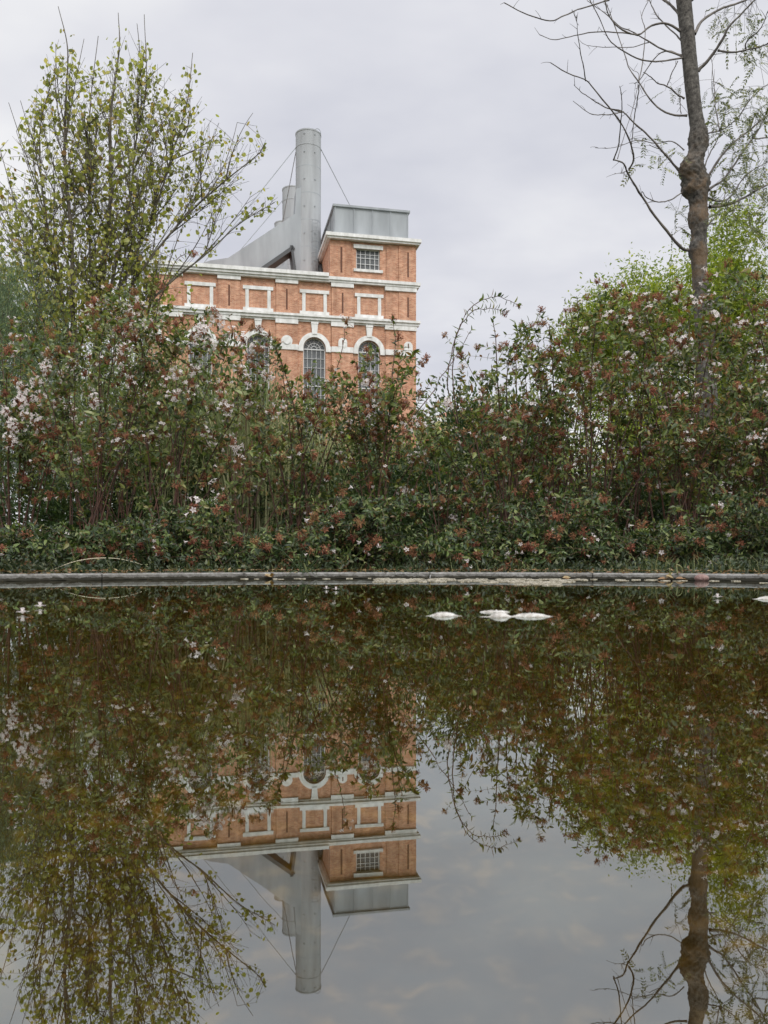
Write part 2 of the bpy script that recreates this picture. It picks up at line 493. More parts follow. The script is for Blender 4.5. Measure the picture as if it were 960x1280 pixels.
# gravelly bed: shallow bowl with lumps
g = np.linspace(-PR - .05, PR + .05, 150)
gx, gy = np.meshgrid(g, g)
gz = -.16 + .10 * (np.hypot(gx, gy) / PR) ** 6 + rb.normal(0, .004, gx.shape)
for k in range(24):
    cx, cy_, s_ = rb.uniform(-2, 2), rb.uniform(-2, 2), rb.uniform(.06, .25)
    gz += rb.uniform(-.02, .03) * np.exp(-((gx - cx) ** 2 + (gy - cy_) ** 2) / s_ ** 2)
gz = np.minimum(gz, -.03)
n = len(g); idx = np.arange(n * n).reshape(n, n)
fq = np.stack([idx[:-1, :-1], idx[:-1, 1:], idx[1:, 1:], idx[1:, :-1]], -1).reshape(-1, 4)
tag(Acc().add((np.stack([gx + PC[0], gy + PC[1], gz], -1).reshape(-1, 3), [fq])).obj('pond_bed', M['bed'], smooth=True), kind='structure')

KH = .0228                                  # the kerb stands 23 mm out of the water
ka = Acc()
nseg = 22
for s in range(nseg):
    a0 = 2 * np.pi * s / nseg + .0009 + .06; a1 = 2 * np.pi * (s + 1) / nseg - .0009 + .06
    a = np.linspace(a0, a1, 26)
    dr = rb.uniform(-.002, .002); dz = rb.uniform(-.0008, .0008)
    prof = [(PR + dr + .004, -.25), (PR + dr + .004, -.004), (PR + dr, .002), (PR + dr - .002, KH - .005), (PR + dr + .002, KH - .0012), (PR + dr + .006, KH + dz), (PR + dr + .10, KH + dz), (PR + dr + .10, -.05)]
    V = []
    for (r, z) in prof:
        jit = rb.normal(0, .0012, len(a)) if z < KH - .004 else rb.normal(0, .0004, len(a))
        V.append(np.stack([PC[0] + (r + jit) * np.cos(a), PC[1] + (r + jit) * np.sin(a), np.full(len(a), z) + rb.normal(0, .0002, len(a))], 1))
    V = np.concatenate(V); m_ = len(prof); q = len(a)
    I = np.arange(m_ * q).reshape(m_, q)
    f = np.stack([I[:-1, :-1], I[1:, :-1], I[1:, 1:], I[:-1, 1:]], -1).reshape(-1, 4)
    ka.add((V, [f, I[:, 0][None], I[::-1, -1][None]]))
tag(ka.obj('kerb', M['concrete']), kind='structure')
# soil border, then the ground sheet to the horizon
ga = Acc()
radii = [PR + .098, PR + .3, PR + .8, PR + 1.6, PR + 3, 8]
zs = [.017, .022, .026, .02, .01, .0]
tot = [ring(radii[i], radii[i + 1], zs[i], zs[i + 1]) for i in range(len(radii) - 1)]
for t_ in tot: ga.add(t_)
tag(ga.obj('soil', M['soil'], smooth=True), kind='structure')
gb = Acc(); rr = [8, 15, 40, 150, 2500]
for i in range(4): gb.add(ring(rr[i], rr[i + 1], 0 if i == 0 else -.0, 0, 96))
tag(gb.obj('ground', M['ground']), kind='structure')

exec_order = []
# ------------------------------------------------------------------ the brick power station
RX, RY, RA = 2.69, 68.0, R_(12)
bld = empty('power_station', (RX, RY, 0), RA)
tag(bld, 'orange brick power station with white cornices, arched windows and grey steel chimneys', 'building')


def S(s0, s1, t0, t1, z0, z1):
    return box(-s1, -s0, t0, t1, z0, z1)


def part(name, mat, pieces, parent=bld, smooth=False):
    a = Acc()
    for p in pieces: a.add(p)
    return a.obj(name, mat, parent, smooth=smooth)


ZT = 23.1
bays = [(2.65, 5.42), (7.22, 10.05), (11.8, 14.7), (16.45, 19.25)]
pil = [(0, 1.5), (1.5, 2.65), (5.42, 7.22), (10.05, 11.8), (14.7, 16.45), (19.25, 20.4), (20.4, 21.9)]
AW, SPR, SILL = .93, 17.55, 8.0


def bay_wall(s0, s1):
    """wall of one bay with an arched opening cut in it and its reveal"""
    c = (s0 + s1) / 2; t0, t1 = 0, .45
    P = [S(c + AW, s1, t0, t1, 0, 19.9), S(s0, c - AW, t0, t1, 0, 19.9), S(c - AW, c + AW, t0, t1, 0, SILL)]
    a = np.linspace(0, np.pi, 25)
    xs, zz_ = AW * np.cos(a), SPR + AW * np.sin(a)
    V, f = [], []
    for x, z in zip(xs, zz_):
        V += [(-c + x, t0, z), (-c + x, t0, 19.9), (-c + x, t1, z)]
    for i in range(24):
        b = 3 * i
        f += [(b, b + 3, b + 4, b + 1), (b, b + 2, b + 5, b + 3)]
    P.append((V, [f]))
    P.append(S(s0, s1, t0, t1, 19.9, ZT))
    return P


wall = []
for b in bays: wall += bay_wall(*b)
for p0, p1 in pil:
    proud = -.16 if (p0, p1) != (1.5, 2.65) and (p0, p1) != (19.25, 20.4) else -.10
    wall.append(S(p0 + .004, p1 - .004, proud, .45, 0, ZT))
wall.append(S(.01, 21.89, .452, 35, 0, ZT + .2))
part('wall', M['brick'], wall)
# tower above the eaves, window opening left free
tw = [S(5.13, 7.35, 0, .5, ZT, 26.68), S(0, 3.1, 0, .5, ZT, 26.68), S(3.1, 5.13, 0, .5, ZT, 24.4), S(3.1, 5.13, 0, .5, 26.18, 26.68), S(.01, 7.34, .502, 9, ZT + .2, 26.68),
      S(0.0, 1.5, -.16, -.002, ZT, 26.66), S(1.505, 2.55, -.09, -.002, ZT, 26.66), S(5.6, 7.35, -.13, -.002, ZT, 26.66)]
part('tower', M['brick'], tw)
# slots sunk in the pilasters
for s, z0, z1 in [(.7, 20.6, 22.3), (6.3, 20.6, 22.3), (10.93, 20.6, 22.3), (15.57, 20.6, 22.3), (.7, 24.0, 26.1), (6.4, 24.0, 26.1)]:
    part('slot', M['slot'], [S(s - .07, s + .07, -.166, -.1, z0, z1)])
# cornices
part('cornice', M['stucco'], [S(-.34, 7.5, -.42, .4, 23.27, 23.52), S(-.24, 7.45, -.32, .4, 23.1, 23.27), S(7.5, 22.3, -.62, .6, 23.42, 23.72), S(7.45, 22.2, -.5, .6, 23.22, 23.42), S(7.4, 22.1, -.36, .5, 23.06, 23.22)]
     + [S(p0 - .05, p1 + .05, -.27, -.0, 22.74, 23.1 if p0 < 7.4 else 23.06) for p0, p1 in [(0, 2.65), (5.42, 7.22), (10.05, 11.8), (14.7, 16.45), (19.25, 21.9)]])
part('cornice', M['stucco'], [S(-.34, 22.2, -.42, .1, 20.08, 20.27), S(-.24, 22.1, -.3, .1, 19.86, 20.08)]
     + [S(p0 - .05, p1 + .05, -.25, -.0, 19.46, 19.86) for p0, p1 in [(0, 2.65), (5.42, 7.22), (10.05, 11.8), (14.7, 16.45), (19.25, 21.9)]]
     + [S(b0 + .001, b1 - .001, -.12, -.0, 19.72, 19.86) for b0, b1 in bays])
# impost string between the arches
ip = []
for b0, b1 in bays:
    c = (b0 + b1) / 2
    ip += [S(b0, c - 1.3, -.09, -.0, 17.32, 17.78), S(c + 1.3, b1, -.09, -.0, 17.32, 17.78)]
for p0, p1 in [(0, 2.65), (5.42, 7.22), (10.05, 11.8), (14.7, 16.45), (19.25, 21.9)]:
    ip.append(S(p0, p1, -.25, -.14, 17.32, 17.78))
for p_ in ip: part('string_course', M['stucco'], [p_])


def arch_band(c, r0, r1, t0, t1, z, n=24, legs=0.0):
    a = np.linspace(0, np.pi, n + 1)
    V = []
    for ang in a:
        for r in (r0, r1):
            for t in (t0, t1): V.append((-c + r * np.cos(ang), t, z + r * np.sin(ang)))
    f = []
    for i in range(n):
        b = 4 * i
        f += [(b, b + 4, b + 6, b + 2), (b + 2, b + 6, b + 7, b + 3), (b, b + 1, b + 5, b + 4)]
    f += [(0, 2, 3, 1), (4 * n, 4 * n + 1, 4 * n + 3, 4 * n + 2)]
    return V, [f]


for b0, b1 in bays:
    c = (b0 + b1) / 2
    part('archivolt', M['stucco'], [arch_band(c, AW + .01, 1.32, -.14, .02, SPR), S(c - 1.32, c - AW - .01, -.14, .02, 17.3, SPR), S(c + AW + .01, c + 1.32, -.14, .02, 17.3, SPR)])
    part('keystone', M['stucco'], [prism([(-c - .2, 18.72), (-c + .2, 18.72), (-c + .28, 19.6), (-c - .28, 19.6)], -.2, .0), S(c - .3, c + .3, -.23, -.0, 19.55, 19.7)])
    # arched window: glass sheet and white glazing bars
    wa = [arch_band(c, AW - .07, AW + .03, .26, .34, SPR), S(c - AW, c - AW + .09, .26, .34, SILL, SPR), S(c + AW - .09, c + AW, .26, .34, SILL, SPR)]
    wa += [arch_band(c, .50, .545, .275, .325, SPR, 16), arch_band(c, .24, .28, .276, .324, SPR, 12)]
    for ang in (30, 60, 90, 120, 150):
        a_ = R_(ang)
        wa.append(rod((-c + .28 * math.cos(a_), .3, SPR + .28 * math.sin(a_)), (-c + (AW - .04) * math.cos(a_), .3, SPR + (AW - .04) * math.sin(a_)), .022, 4))
    for k in range(1, 5):
        x = -AW + 2 * AW * k / 5
        wa.append(S(c + x - .015, c + x + .015, .28, .32, SILL, SPR))
    for k in range(0, 13):
        z = SPR - k * .76
        wa.append(S(c - AW + .08, c + AW - .08, .27, .33, z - (.045 if k % 4 == 0 else .014), z + (.045 if k % 4 == 0 else .014)))
    wo = part('window', M['white_frame'], wa)
    V = [(-c + AW, .36, SILL), (-c - AW, .36, SILL)] + [(-c + AW * math.cos(a_), .36, SPR + AW * math.sin(a_)) for a_ in np.linspace(np.pi, 0, 25)]
    part('pane', M['pane'], [(V, [[tuple(range(len(V)))]])], wo)
    # blind panel in the attic storey: four white bars round bare brick
    part('blind_window', M['stucco'], [S(c - 1.22, c + 1.22, -.12, -.0, 22.1, 22.38), S(c - 1.22, c + 1.22, -.14, -.0, 20.32, 20.6), S(c - 1.02, c - .75, -.09, -.0, 20.6, 22.1), S(c + .75, c + 1.02, -.09, -.0, 20.6, 22.1)])
# niches and the round ornament
for s in (.7, 6.3, 15.57, 21.2):
    no = part('niche', M['stucco'], [arch_band(s, .0, .37, -.27, -.14, 18.15, 14), S(s - .37, s + .37, -.27, -.14, 17.78, 18.15)])
    part('slot', M['slot'], [S(s - .05, s + .05, -.275, -.2, 17.95, 18.35)], no)
th = np.linspace(0, 2 * np.pi, 29)[:-1]
part('round_ornament', M['stucco'], [prism([(-10.93 + .46 * math.cos(a_), 18.02 + .46 * math.sin(a_)) for a_ in th], -.26, -.14), prism([(-10.93 + .28 * math.cos(a_), 18.02 + .28 * math.sin(a_)) for a_ in th], -.34, -.262)])
# tower window
wt = [S(3.1, 3.19, .2, .28, 24.4, 26.18), S(5.04, 5.13, .2, .28, 24.4, 26.18), S(3.19, 5.04, .2, .28, 26.1, 26.18), S(3.19, 5.04, .2, .28, 24.4, 24.48)]
wt += [S(3.1 + .406 * k - .025, 3.1 + .406 * k + .025, .21, .27, 24.48, 26.1) for k in range(1, 5)]
wt += [S(3.19, 5.04, .215, .265, z - .022, z + .022) for z in (24.95, 25.45, 25.75)]
wo = part('window', M['white_frame'], wt)
part('pane', M['pane'], [S(3.1, 5.13, .30, .31, 24.4, 26.18)], wo)
part('lintel', M['stucco'], [S(2.86, 5.36, -.12, .0, 26.14, 26.46)])
part('sill', M['stucco'], [S(2.86, 5.36, -.14, .05, 24.2, 24.42)])
# slab and grey steel box on the tower
part('roof_slab', M['stucco'], [S(-.36, 7.75, -.62, 9.6, 26.84, 27.12), S(-.26, 7.62, -.5, 9.4, 26.68, 26.84)])
part('rooftop_box', M['steel'], [S(.55, 6.9, .4, 8.8, 27.1, 29.66), S(.42, 7.05, .25, 9.0, 29.66, 29.84)]
     + [S(x - .04, x + .04, .33, .41, 27.1, 29.66) for x in (.6, 2.1, 3.65, 5.25, 6.85)]
     + [S(6.88, 6.96, t - .05, t + .05, 27.1, 29.66) for t in (.5, 2.5, 4.5, 6.5, 8.6)])
# chimneys
for i, (s, t) in enumerate([(8.46, 5.9), (8.73, 17.0), (8.9, 25.6)]):
    a = np.linspace(0, 2 * np.pi, 49)[:-1]
    prof = [(1.13, 22), (1.13, 36.95), (1.155, 36.97), (1.155, 37.03), (1.13, 37.05), (1.13, 38.2), (1.16, 38.22), (1.16, 38.34), (1.02, 38.34), (1.02, 36)]
    V = np.array([(-s + r * math.cos(x), t + r * math.sin(x), z) for r, z in prof for x in a])
    k = np.arange(len(prof) - 1)[:, None] * 48; j = np.arange(48)[None]; j2 = (j + 1) % 48
    f = np.stack([k + j, k + j2, k + j2 + 48, k + j + 48], -1).reshape(-1, 4)
    ch = part('chimney', M['steel_light'], [(V, [f])], smooth=False)
    for z in (25.5, 27.9, 30.3, 32.7, 35.1): # welded seams
        V2 = np.array([(-s + r * math.cos(x), t + r * math.sin(x), zz_) for r, zz_ in ((1.13, z - .04), (1.136, z - .02), (1.136, z + .02), (1.13, z + .04)) for x in a])
        k2 = np.arange(3)[:, None] * 48
        f2 = np.stack([k2 + j, k2 + j2, k2 + j2 + 48, k2 + j + 48], -1).reshape(-1, 4)
        part('seam', M['steel'], [(V2, [f2])], ch)
    if i == 0:
        la = [rod((-s + .45 + dx, t - 1.3, 23), (-s + .45 + dx, t - 1.3, 30.2), .025, 5) for dx in (-.2, .2)]
        la += [rod((-s + .25, t - 1.3, 23.3 + .33 * q), (-s + .65, t - 1.3, 23.3 + .33 * q), .018, 4) for q in range(21)]
        for q in range(5):
            aa = np.linspace(-np.pi, 0, 9)
            la.append(tubes(np.stack([-s + .45 + .36 * np.cos(aa), t - 1.3 + .5 * np.sin(aa), np.full(9, 26.2 + q * .95)], 1)[None], np.array([.02]), np.array([.02]), 4))
        part('ladder', M['steel'], la, ch)
        aa = np.linspace(0, np.pi, 12)
        part('hoop', M['steel'], [tubes(np.stack([-s + .75 + .3 * np.cos(aa), np.full(12, t - .6), 38.25 + .42 * np.sin(aa)], 1)[None], np.array([.03]), np.array([.03]), 5)], ch)
        bo = []
        for z in (24.5, 26.7, 29.1, 31.5, 33.9, 36.3, 37.9):
            for x in (-2.0, -1.15):
                bo.append(box(-s + 1.15 * math.cos(x) - .045, -s + 1.15 * math.cos(x) + .045, t + 1.15 * math.sin(x) - .05, t + 1.15 * math.sin(x) + .03, z - .05, z + .05))
        for b_ in bo: part('bracket', M['steel'], [b_], ch)
    # sloping flue that climbs from the roof into the chimney
    dz = 0 if i == 0 else -.5
    poly = [(-9.2, 33.2 + dz), (-9.62, 33.0 + dz), (-9.75, 30.75 + dz), (-15.56, 26.4 + dz), (-17.1, 26.05 + dz), (-18.2, 25.6), (-18.9, 24.6), (-18.9, 23.0), (-14.6, 23.0), (-13.3, 25.3 + dz), (-9.95, 27.9 + dz), (-9.62, 25.6 + dz), (-9.2, 25.6 + dz)]
    fl = part('flue', M['steel'], [prism(poly, t - .85, t + .85)])
    lo = np.array([(-13.9, 24.3 + dz), (-13.3, 25.3 + dz), (-9.95, 27.9 + dz), (-9.62, 25.6 + dz)])
    fr = Acc()
    for q in range(3):
        (x0, z0), (x1, z1) = lo[q], lo[q + 1]
        dx, dz_ = x1 - x0, z1 - z0; L_ = math.hypot(dx, dz_); nx, nz_ = dz_ / L_ * .32, -dx / L_ * .32
        if q == 2: nx, nz_ = -.22, 0
        if q == 0: nx, nz_ = .2, -.05
        fr.add(prism([(x0, z0), (x1, z1), (x1 + nx, z1 + nz_), (x0 + nx, z0 + nz_)], t - 1.0, t + .8))
    fr.obj('flue_stiffener', M['steel_dark'], fl)
# guy wires
def wire(p, q):
    part('guy_wire', M['steel'], [rod(p, q, .035, 5, 3)])
wire((-8.46 + 1.13, 5.9, 37.2), (-2.2, 8.5, 29.8))
wire((-8.46 - 1.13, 5.7, 37.0), (-18.6, 3.0, 23.7))
wire((-8.46 - 1.1, 6.2, 36.8), (-10.2, 16, 33.0))
wire((-8.73 - 1.1, 17.0, 37.2), (-19.6, 14, 23.7))
# dark pipe elbows between chimney and tower
part('pipe', M['steel_dark'], [tubes(spline([(-7.0, 4.2, 23.5), (-7.1, 4.2, 24.9), (-7.5, 4.4, 25.6), (-7.4, 5.2, 26.4)], 12)[None], np.array([.17]), np.array([.17]), 8), rod((-6.9, 3.2, 24.6), (-7.6, 4.6, 24.9), .12, 6)])
part('parapet', M['stucco'], [S(7.5, 21.9, .6, .9, 23.3, 23.85)])

# ------------------------------------------------------------------ low buildings behind the shrubs
an = empty('annex_building', (9.2, 62, 0), R_(4))
tag(an, 'low ochre building with white window surrounds showing through the middle shrubs', 'building')
aw = Acc()
for p in [box(-5.4, 1.2, 0, 9, 0, 10.7)]: aw.add(p)
aw.obj('wall', M['ochre'], an)
part('cornice', M['stucco'], [box(-5.7, 1.5, -.3, 9.3, 10.7, 11.0)], an)
part('roof', M['tile'], [([(-5.6, -.2, 11.0), (1.4, -.2, 11.0), (1.4, 9.2, 11.0), (-5.6, 9.2, 11.0), (-3.5, 4.5, 12.4), (-.7, 4.5, 12.4)], [[(0, 1, 5, 4), (2, 3, 4, 5)], [(1, 2, 5), (3, 0, 4)]])], an)
for x in (-4.3, -2.1, .1):
    for z in (3.0, 7.2):
        wo = part('window', M['white_frame'], [box(x - .65, x - .5, -.08, .03, z, z + 2.2), box(x + .5, x + .65, -.08, .03, z, z + 2.2), box(x - .65, x + .65, -.08, .03, z + 2.2, z + 2.4), box(x - .65, x + .65, -.1, .03, z - .15, z), box(x - .03, x + .03, -.05, .02, z, z + 2.2), box(x - .5, x + .5, -.045, .02, z + 1.3, z + 1.36)], an)
        part('pane', M['pane'], [box(x - .5, x + .5, -.02, .01, z, z + 2.2)], wo)
wb = empty('white_building', (6.6, 88, 0), R_(-5))
tag(wb, 'far white rendered building seen in slivers between stems beside the brick tower', 'building')
part('wall', M['render_white'], [box(-3.4, 6.5, 0, 8, 0, 14.5)], wb)
part('roof', M['tile'], [([(-3.6, -.3, 14.5), (6.8, -.3, 14.5), (6.8, 8.3, 14.5), (-3.6, 8.3, 14.5), (-.6, 4, 16), (3.8, 4, 16)], [[(0, 1, 5, 4), (2, 3, 4, 5)], [(1, 2, 5), (3, 0, 4)]])], wb)
for x in (-2.2, .2, 2.6, 5.0):
    for z in (3, 7.2, 11.2):
        wo = part('window', M['steel'], [box(x - .6, x + .6, -.05, .02, z, z + .1), box(x - .6, x + .6, -.05, .02, z + 1.9, z + 2.0), box(x - .6, x - .5, -.05, .02, z + .1, z + 1.9), box(x + .5, x + .6, -.05, .02, z + .1, z + 1.9)], wb)
        part('pane', M['pane'], [box(x - .5, x + .5, -.02, .01, z + .1, z + 1.9)], wo)

# ------------------------------------------------------------------ flower cluster meshes (shared)
def flower_mesh(seed, nred, nwhite):
    r = np.random.default_rng(seed); a = Acc()
    # calyces: stars of narrow sepals over a loose ball
    d = nrm(r.normal(0, 1, (nred, 3)) + np.array([0, 0, .35]))
    c = d * (r.uniform(.35, 1.0, (nred, 1)) * .025)
    k = 3
    base = np.repeat(c, k, 0); out_ = np.repeat(d, k, 0)
    side = nrm(r.normal(0, 1, (nred * k, 3)))
    D = nrm(out_ * .7 + side)
    a.add(leaves(base, D, nrm(out_ + .01), r.uniform(.008, .012, nred * k), r.uniform(.0048, .0068, nred * k), LEAF4), 0)
    # stalks
    n_ = nred
    C = np.stack([bez(np.array([0, 0, -.03]), c[i] * .3, c[i], 4) for i in range(n_)])
    a.add(tubes(C, np.full(n_, .0011), np.full(n_, .0008), 3), 0)
    # white funnel flowers with five lobes
    if nwhite:
        d = nrm(r.normal(0, 1, (nwhite, 3)) + np.array([0, 0, .1]))
        c = d * r.uniform(.020, .036, (nwhite, 1))
        tip = c + d * .012
        a.add(tubes(np.stack([bez(np.array([0, 0, -.03]), c[i] * .3, c[i], 4) for i in range(nwhite)]), np.full(nwhite, .0009), np.full(nwhite, .0009), 3), 0)
        C = np.stack([np.linspace(c[i] - d[i] * .004, tip[i], 3) for i in range(nwhite)])
        a.add(tubes(C, np.full(nwhite, .0014), np.full(nwhite, .0042), 5), 1)
        for i in range(nwhite):
            ref = np.array([1., 0, 0]) if abs(d[i][2]) > .8 else np.array([0, 0, 1.])
            u = nrm(np.cross(d[i], ref)); v = np.cross(d[i], u)
            th = np.arange(5) * 2 * np.pi / 5 + r.uniform(0, 6)
            D = np.cos(th)[:, None] * u + np.sin(th)[:, None] * v
            a.add(leaves(np.repeat(tip[i][None], 5, 0) + D * .002, nrm(D + d[i] * .25), np.repeat(d[i][None], 5, 0), np.full(5, r.uniform(.010, .0135)), np.full(5, .0088), LEAF4), 1)
    V = np.concatenate(a.V); ks = sorted(a.F)
    return to_mesh('flower_cluster', V, [np.concatenate(a.F[k]) for k in ks], [M['sepal'], M['petal']], np.concatenate([np.concatenate(a.M[k]) for k in ks]))


FL_RED = [flower_mesh(10 + i, 26, 0) for i in range(3)] + [flower_mesh(20 + i, 24, 1) for i in range(2)]
FL_MIX = [flower_mesh(30 + i, 18, 4 + i) for i in range(4)]
FL_WHITE = [flower_mesh(40 + i, 10, 12) for i in range(2)]

# ------------------------------------------------------------------ abelia shrubs
TOPX = np.array([-200, -60, 0, 40, 80, 110, 150, 180, 210, 240, 262, 300, 330, 350, 380, 405, 430, 450, 480, 500, 520, 540, 560, 575, 600, 640, 660, 700, 740, 780, 810, 850, 900, 940, 960, 1030, 1160], float)
TOPY = np.array([395, 395, 388, 378, 365, 350, 343, 344, 350, 354, 376, 384, 402, 418, 436, 438, 415, 432, 405, 402, 420, 432, 424, 402, 396, 394, 378, 362, 342, 330, 328, 334, 332, 328, 322, 320, 325], float)


def density(px, py):
    """how leafy the shrubs are here: the middle lets the brick front through, the part beside it the sky"""
    d = np.ones_like(px)
    for x0, x1, y0, y1, v in [(345, 525, 0, 450, .30), (345, 525, 450, 520, .8), (345, 600, 520, 605, .42), (525, 655, 0, 440, .5), (525, 655, 440, 525, .38), (600, 655, 525, 620, .55),
                              (655, 840, 0, 400, 1.2), (840, 1100, 0, 430, 1.3), (655, 840, 400, 560, .40), (840, 935, 430, 560, .6), (655, 900, 560, 640, .42), (60, 345, 440, 560, .55), (60, 345, 560, 662, .5), (100, 190, 0, 425, .85)]:
        d = np.where((px >= x0) & (px < x1) & (py >= y0) & (py < y1), v, d)
    return d


def twig_set(rng, starts, dirs, lens, droop, nodes, leaf_len, leaf_w=.47, r0=.0016):
    """twigs with opposite leaves: returns tube centre lines and leaf arrays"""
    n = len(starts)
    u = np.linspace(0, 1, 6)[None, :, None]
    C = starts[:, None] + dirs[:, None] * (lens[:, None, None] * u) - np.array([0, 0, 1.]) * (droop * lens)[:, None, None] * u ** 2
    un = ((np.arange(nodes) + .6) / nodes)[None, :, None]
    Pn = starts[:, None] + dirs[:, None] * (lens[:, None, None] * un) - np.array([0, 0, 1.]) * (droop * lens)[:, None, None] * un ** 2
    Tn = nrm(dirs[:, None] * lens[:, None, None] - 2 * np.array([0, 0, 1.]) * (droop * lens)[:, None, None] * un)
    ref = nrm(rng.normal(0, 1, (n, 1, 3)))
    A = nrm(np.cross(Tn, np.broadcast_to(ref, Tn.shape))); B = np.cross(Tn, A)
    odd = (np.arange(nodes) % 2)[None, :, None]
    sd_ = np.where(odd == 0, A, B)
    Ps, Ds, Ns = [], [], []
    for sg in (-1, 1):
        D = nrm(sg * sd_ + Tn * rng.uniform(.25, .75, (n, nodes, 1)) + rng.normal(0, .22, (n, nodes, 3)) + np.array([0, 0, -.12]))
        Ps.append(Pn.reshape(-1, 3)); Ds.append(D.reshape(-1, 3))
        Ns.append((Tn + np.array([0, 0, .8]) + rng.normal(0, .45, (n, nodes, 3))).reshape(-1, 3))
    P, D, N = np.concatenate(Ps), np.concatenate(Ds), np.concatenate(Ns)
    size = np.tile(np.repeat(rng.uniform(.75, 1.2, (n, 1)), nodes, 1) * (1.12 - .5 * np.abs(un[0, :, 0] - .35))[None], (2, 1)).reshape(-1)
    L = leaf_len * size * rng.uniform(.5, 1.3, len(P))
    keep = rng.random(len(P)) < .9
    return C, P[keep], D[keep], N[keep], L[keep], (L * leaf_w)[keep], C[:, -1], nrm(C[:, -1] - C[:, -2])


def abelia(base_px, d, x0, x1, label, name='abelia_shrub', n_canes=22, tw=21, top_off=0, zmin=.3, seed=0, depth=.45, flowers=70, white=.3, leaf=.037, extra=None, group='abelia shrubs behind the kerb', dens=1.0, cap=None, white_at=()):
    rng = np.random.default_rng(seed)
    b = at(base_px, 703, d); b[2] = .02
    root = empty(name, b)
    tag(root, label, 'shrub', group)
    canes = []
    if name == 'abelia_shrub': n_canes, tw = int(n_canes * .66), int(tw * 1.5)
    for k in range(n_canes):
        px = (x0 + x1) / 2 + (x1 - x0) * .56 * ((k + rng.random()) / n_canes * 2 - 1)
        dd = d + rng.uniform(-depth, depth)
        top = np.interp(px, TOPX, TOPY) + top_off
        if cap is not None: top = max(top, cap)
        f = rng.uniform(zmin, .985) ** .7
        py = 703 - (703 - top) * f + rng.uniform(0, 10)
        tip = at(px, py, dd)
        p0 = b + np.array([rng.normal(0, .05), rng.normal(0, .05), 0])
        p1 = p0 + (tip - p0) * np.array([rng.uniform(.25, .6), .33, rng.uniform(.55, .92)])
        c = bez(p0, p1, tip, 16)
        c += np.cumsum(rng.normal(0, .006, c.shape), 0) * np.linspace(0, 1, 16)[:, None]
        canes.append(c)
    C = np.stack(canes)
    ex = Acc()
    for q in range(n_canes):
        rr_ = rng.uniform(.0032, .0062) * (1 if name == 'abelia_shrub' else .6)
        a_ = Acc().add(tubes(C[q][None], np.array([rr_]), np.array([rr_ * .35]), 5))
        a_.obj('cane', M['cane'], root, origin=b, smooth=True)
    # side twigs
    nt_ = n_canes * tw
    ci = np.repeat(np.arange(n_canes), tw)
    u = rng.uniform(.15 if name == 'abelia_shrub' else .02, 1.0, nt_) ** .75
    fi = u * 15; i0 = np.minimum(fi.astype(int), 14); fr_ = (fi - i0)[:, None]
    st = C[ci, i0] * (1 - fr_) + C[ci, i0 + 1] * fr_
    tan = nrm(C[ci, i0 + 1] - C[ci, i0])
    dirs = nrm(tan * .45 + rng.normal(0, 1, (nt_, 3)) * np.array([.85, .62, .5]) + np.array([0, -.12, .24]))
    lens = rng.uniform(.10, .30, nt_) * (1.0 if name == 'abelia_shrub' else .75)
    drp = rng.uniform(0, .65, nt_)
    tipz = st + dirs * lens[:, None]
    px, py = to_px(tipz)
    top = np.interp(px, TOPX, TOPY) + top_off
    if cap is not None: top = np.maximum(top, cap)
    q_ = tipz * np.array([7.5, 6.0, 9.0]) + seed
    lumpy = np.sin(q_[:, 0] + 1.3 * np.sin(q_[:, 2])) * np.sin(q_[:, 2] * .9 + q_[:, 1]) + .35 * np.sin(q_[:, 0] * 2.3 + q_[:, 1])
    ok = (rng.random(nt_) < np.clip(.55 + 1.1 * lumpy, .12, 1)) & (py > top - 4 + rng.normal(0, 9, nt_)) & (rng.random(nt_) < density(px, py) * dens) & (tipz[:, 2] > .03) & (tipz[:, 1] > 3.16)
    st, dirs, lens, drp = st[ok], dirs[ok], lens[ok], drp[ok]
    Ct, P, D, N, L, W, tips, tdir = twig_set(rng, st, dirs, lens, drp, 8, leaf)
    # leaves set straight on the upper canes
    kq = np.arange(9, 16)
    Pc = C[:, kq].reshape(-1, 3); Tc = nrm(np.gradient(C, axis=1))[:, kq].reshape(-1, 3)
    for sg in range(5):
        Pj = Pc + Tc * rng.uniform(-.03, .03, (len(Pc), 1)) * (C[:, -1, 2].mean())
        Dc = nrm(np.cross(Tc, rng.normal(0, 1, Tc.shape)) + Tc * .5)
        P = np.vstack([P, Pj]); D = np.vstack([D, Dc]); N = np.vstack([N, rng.normal(0, .5, Dc.shape) + np.array([0, 0, 1.])])
        l_ = rng.uniform(.7, 1.2, len(Pc)) * leaf; L = np.append(L, l_); W = np.append(W, l_ * .45)
    if extra:
        for (pts, lf) in extra:
            cc = spline([at(*p) for p in pts], 30); cc = cc + np.cumsum(rng.normal(0, .0035, cc.shape), 0)
            Acc().add(tubes(cc[None], np.array([.0035]), np.array([.0015]), 5)).obj('cane', M['cane'], root, origin=b, smooth=True)
            k = np.arange(3, 30)
            T = nrm(np.gradient(cc, axis=0))[k]
            A = nrm(np.cross(T, np.array([0, 1., 0]))); B = np.cross(T, A)
            sdv = np.where((k % 2)[:, None] == 0, A, nrm(A * .6 + B))
            for sg in (-1, 1):
                P = np.vstack([P, cc[k]]); D = np.vstack([D, nrm(sg * sdv + T * .45 + rng.normal(0, .3, T.shape))]); N = np.vstack([N, T + np.array([0, -.5, .3])])
                l_ = rng.uniform(.55, 1.2, len(k)) * lf * (rng.random(len(k)) < .88); L = np.append(L, l_ + .002); W = np.append(W, l_ * .42)
            tips = np.vstack([tips, cc[-1]]); tdir = np.vstack([tdir, T[-1]])
    a_ = Acc().add(leaves(P, D, N, L, W, LEAF8), 0)
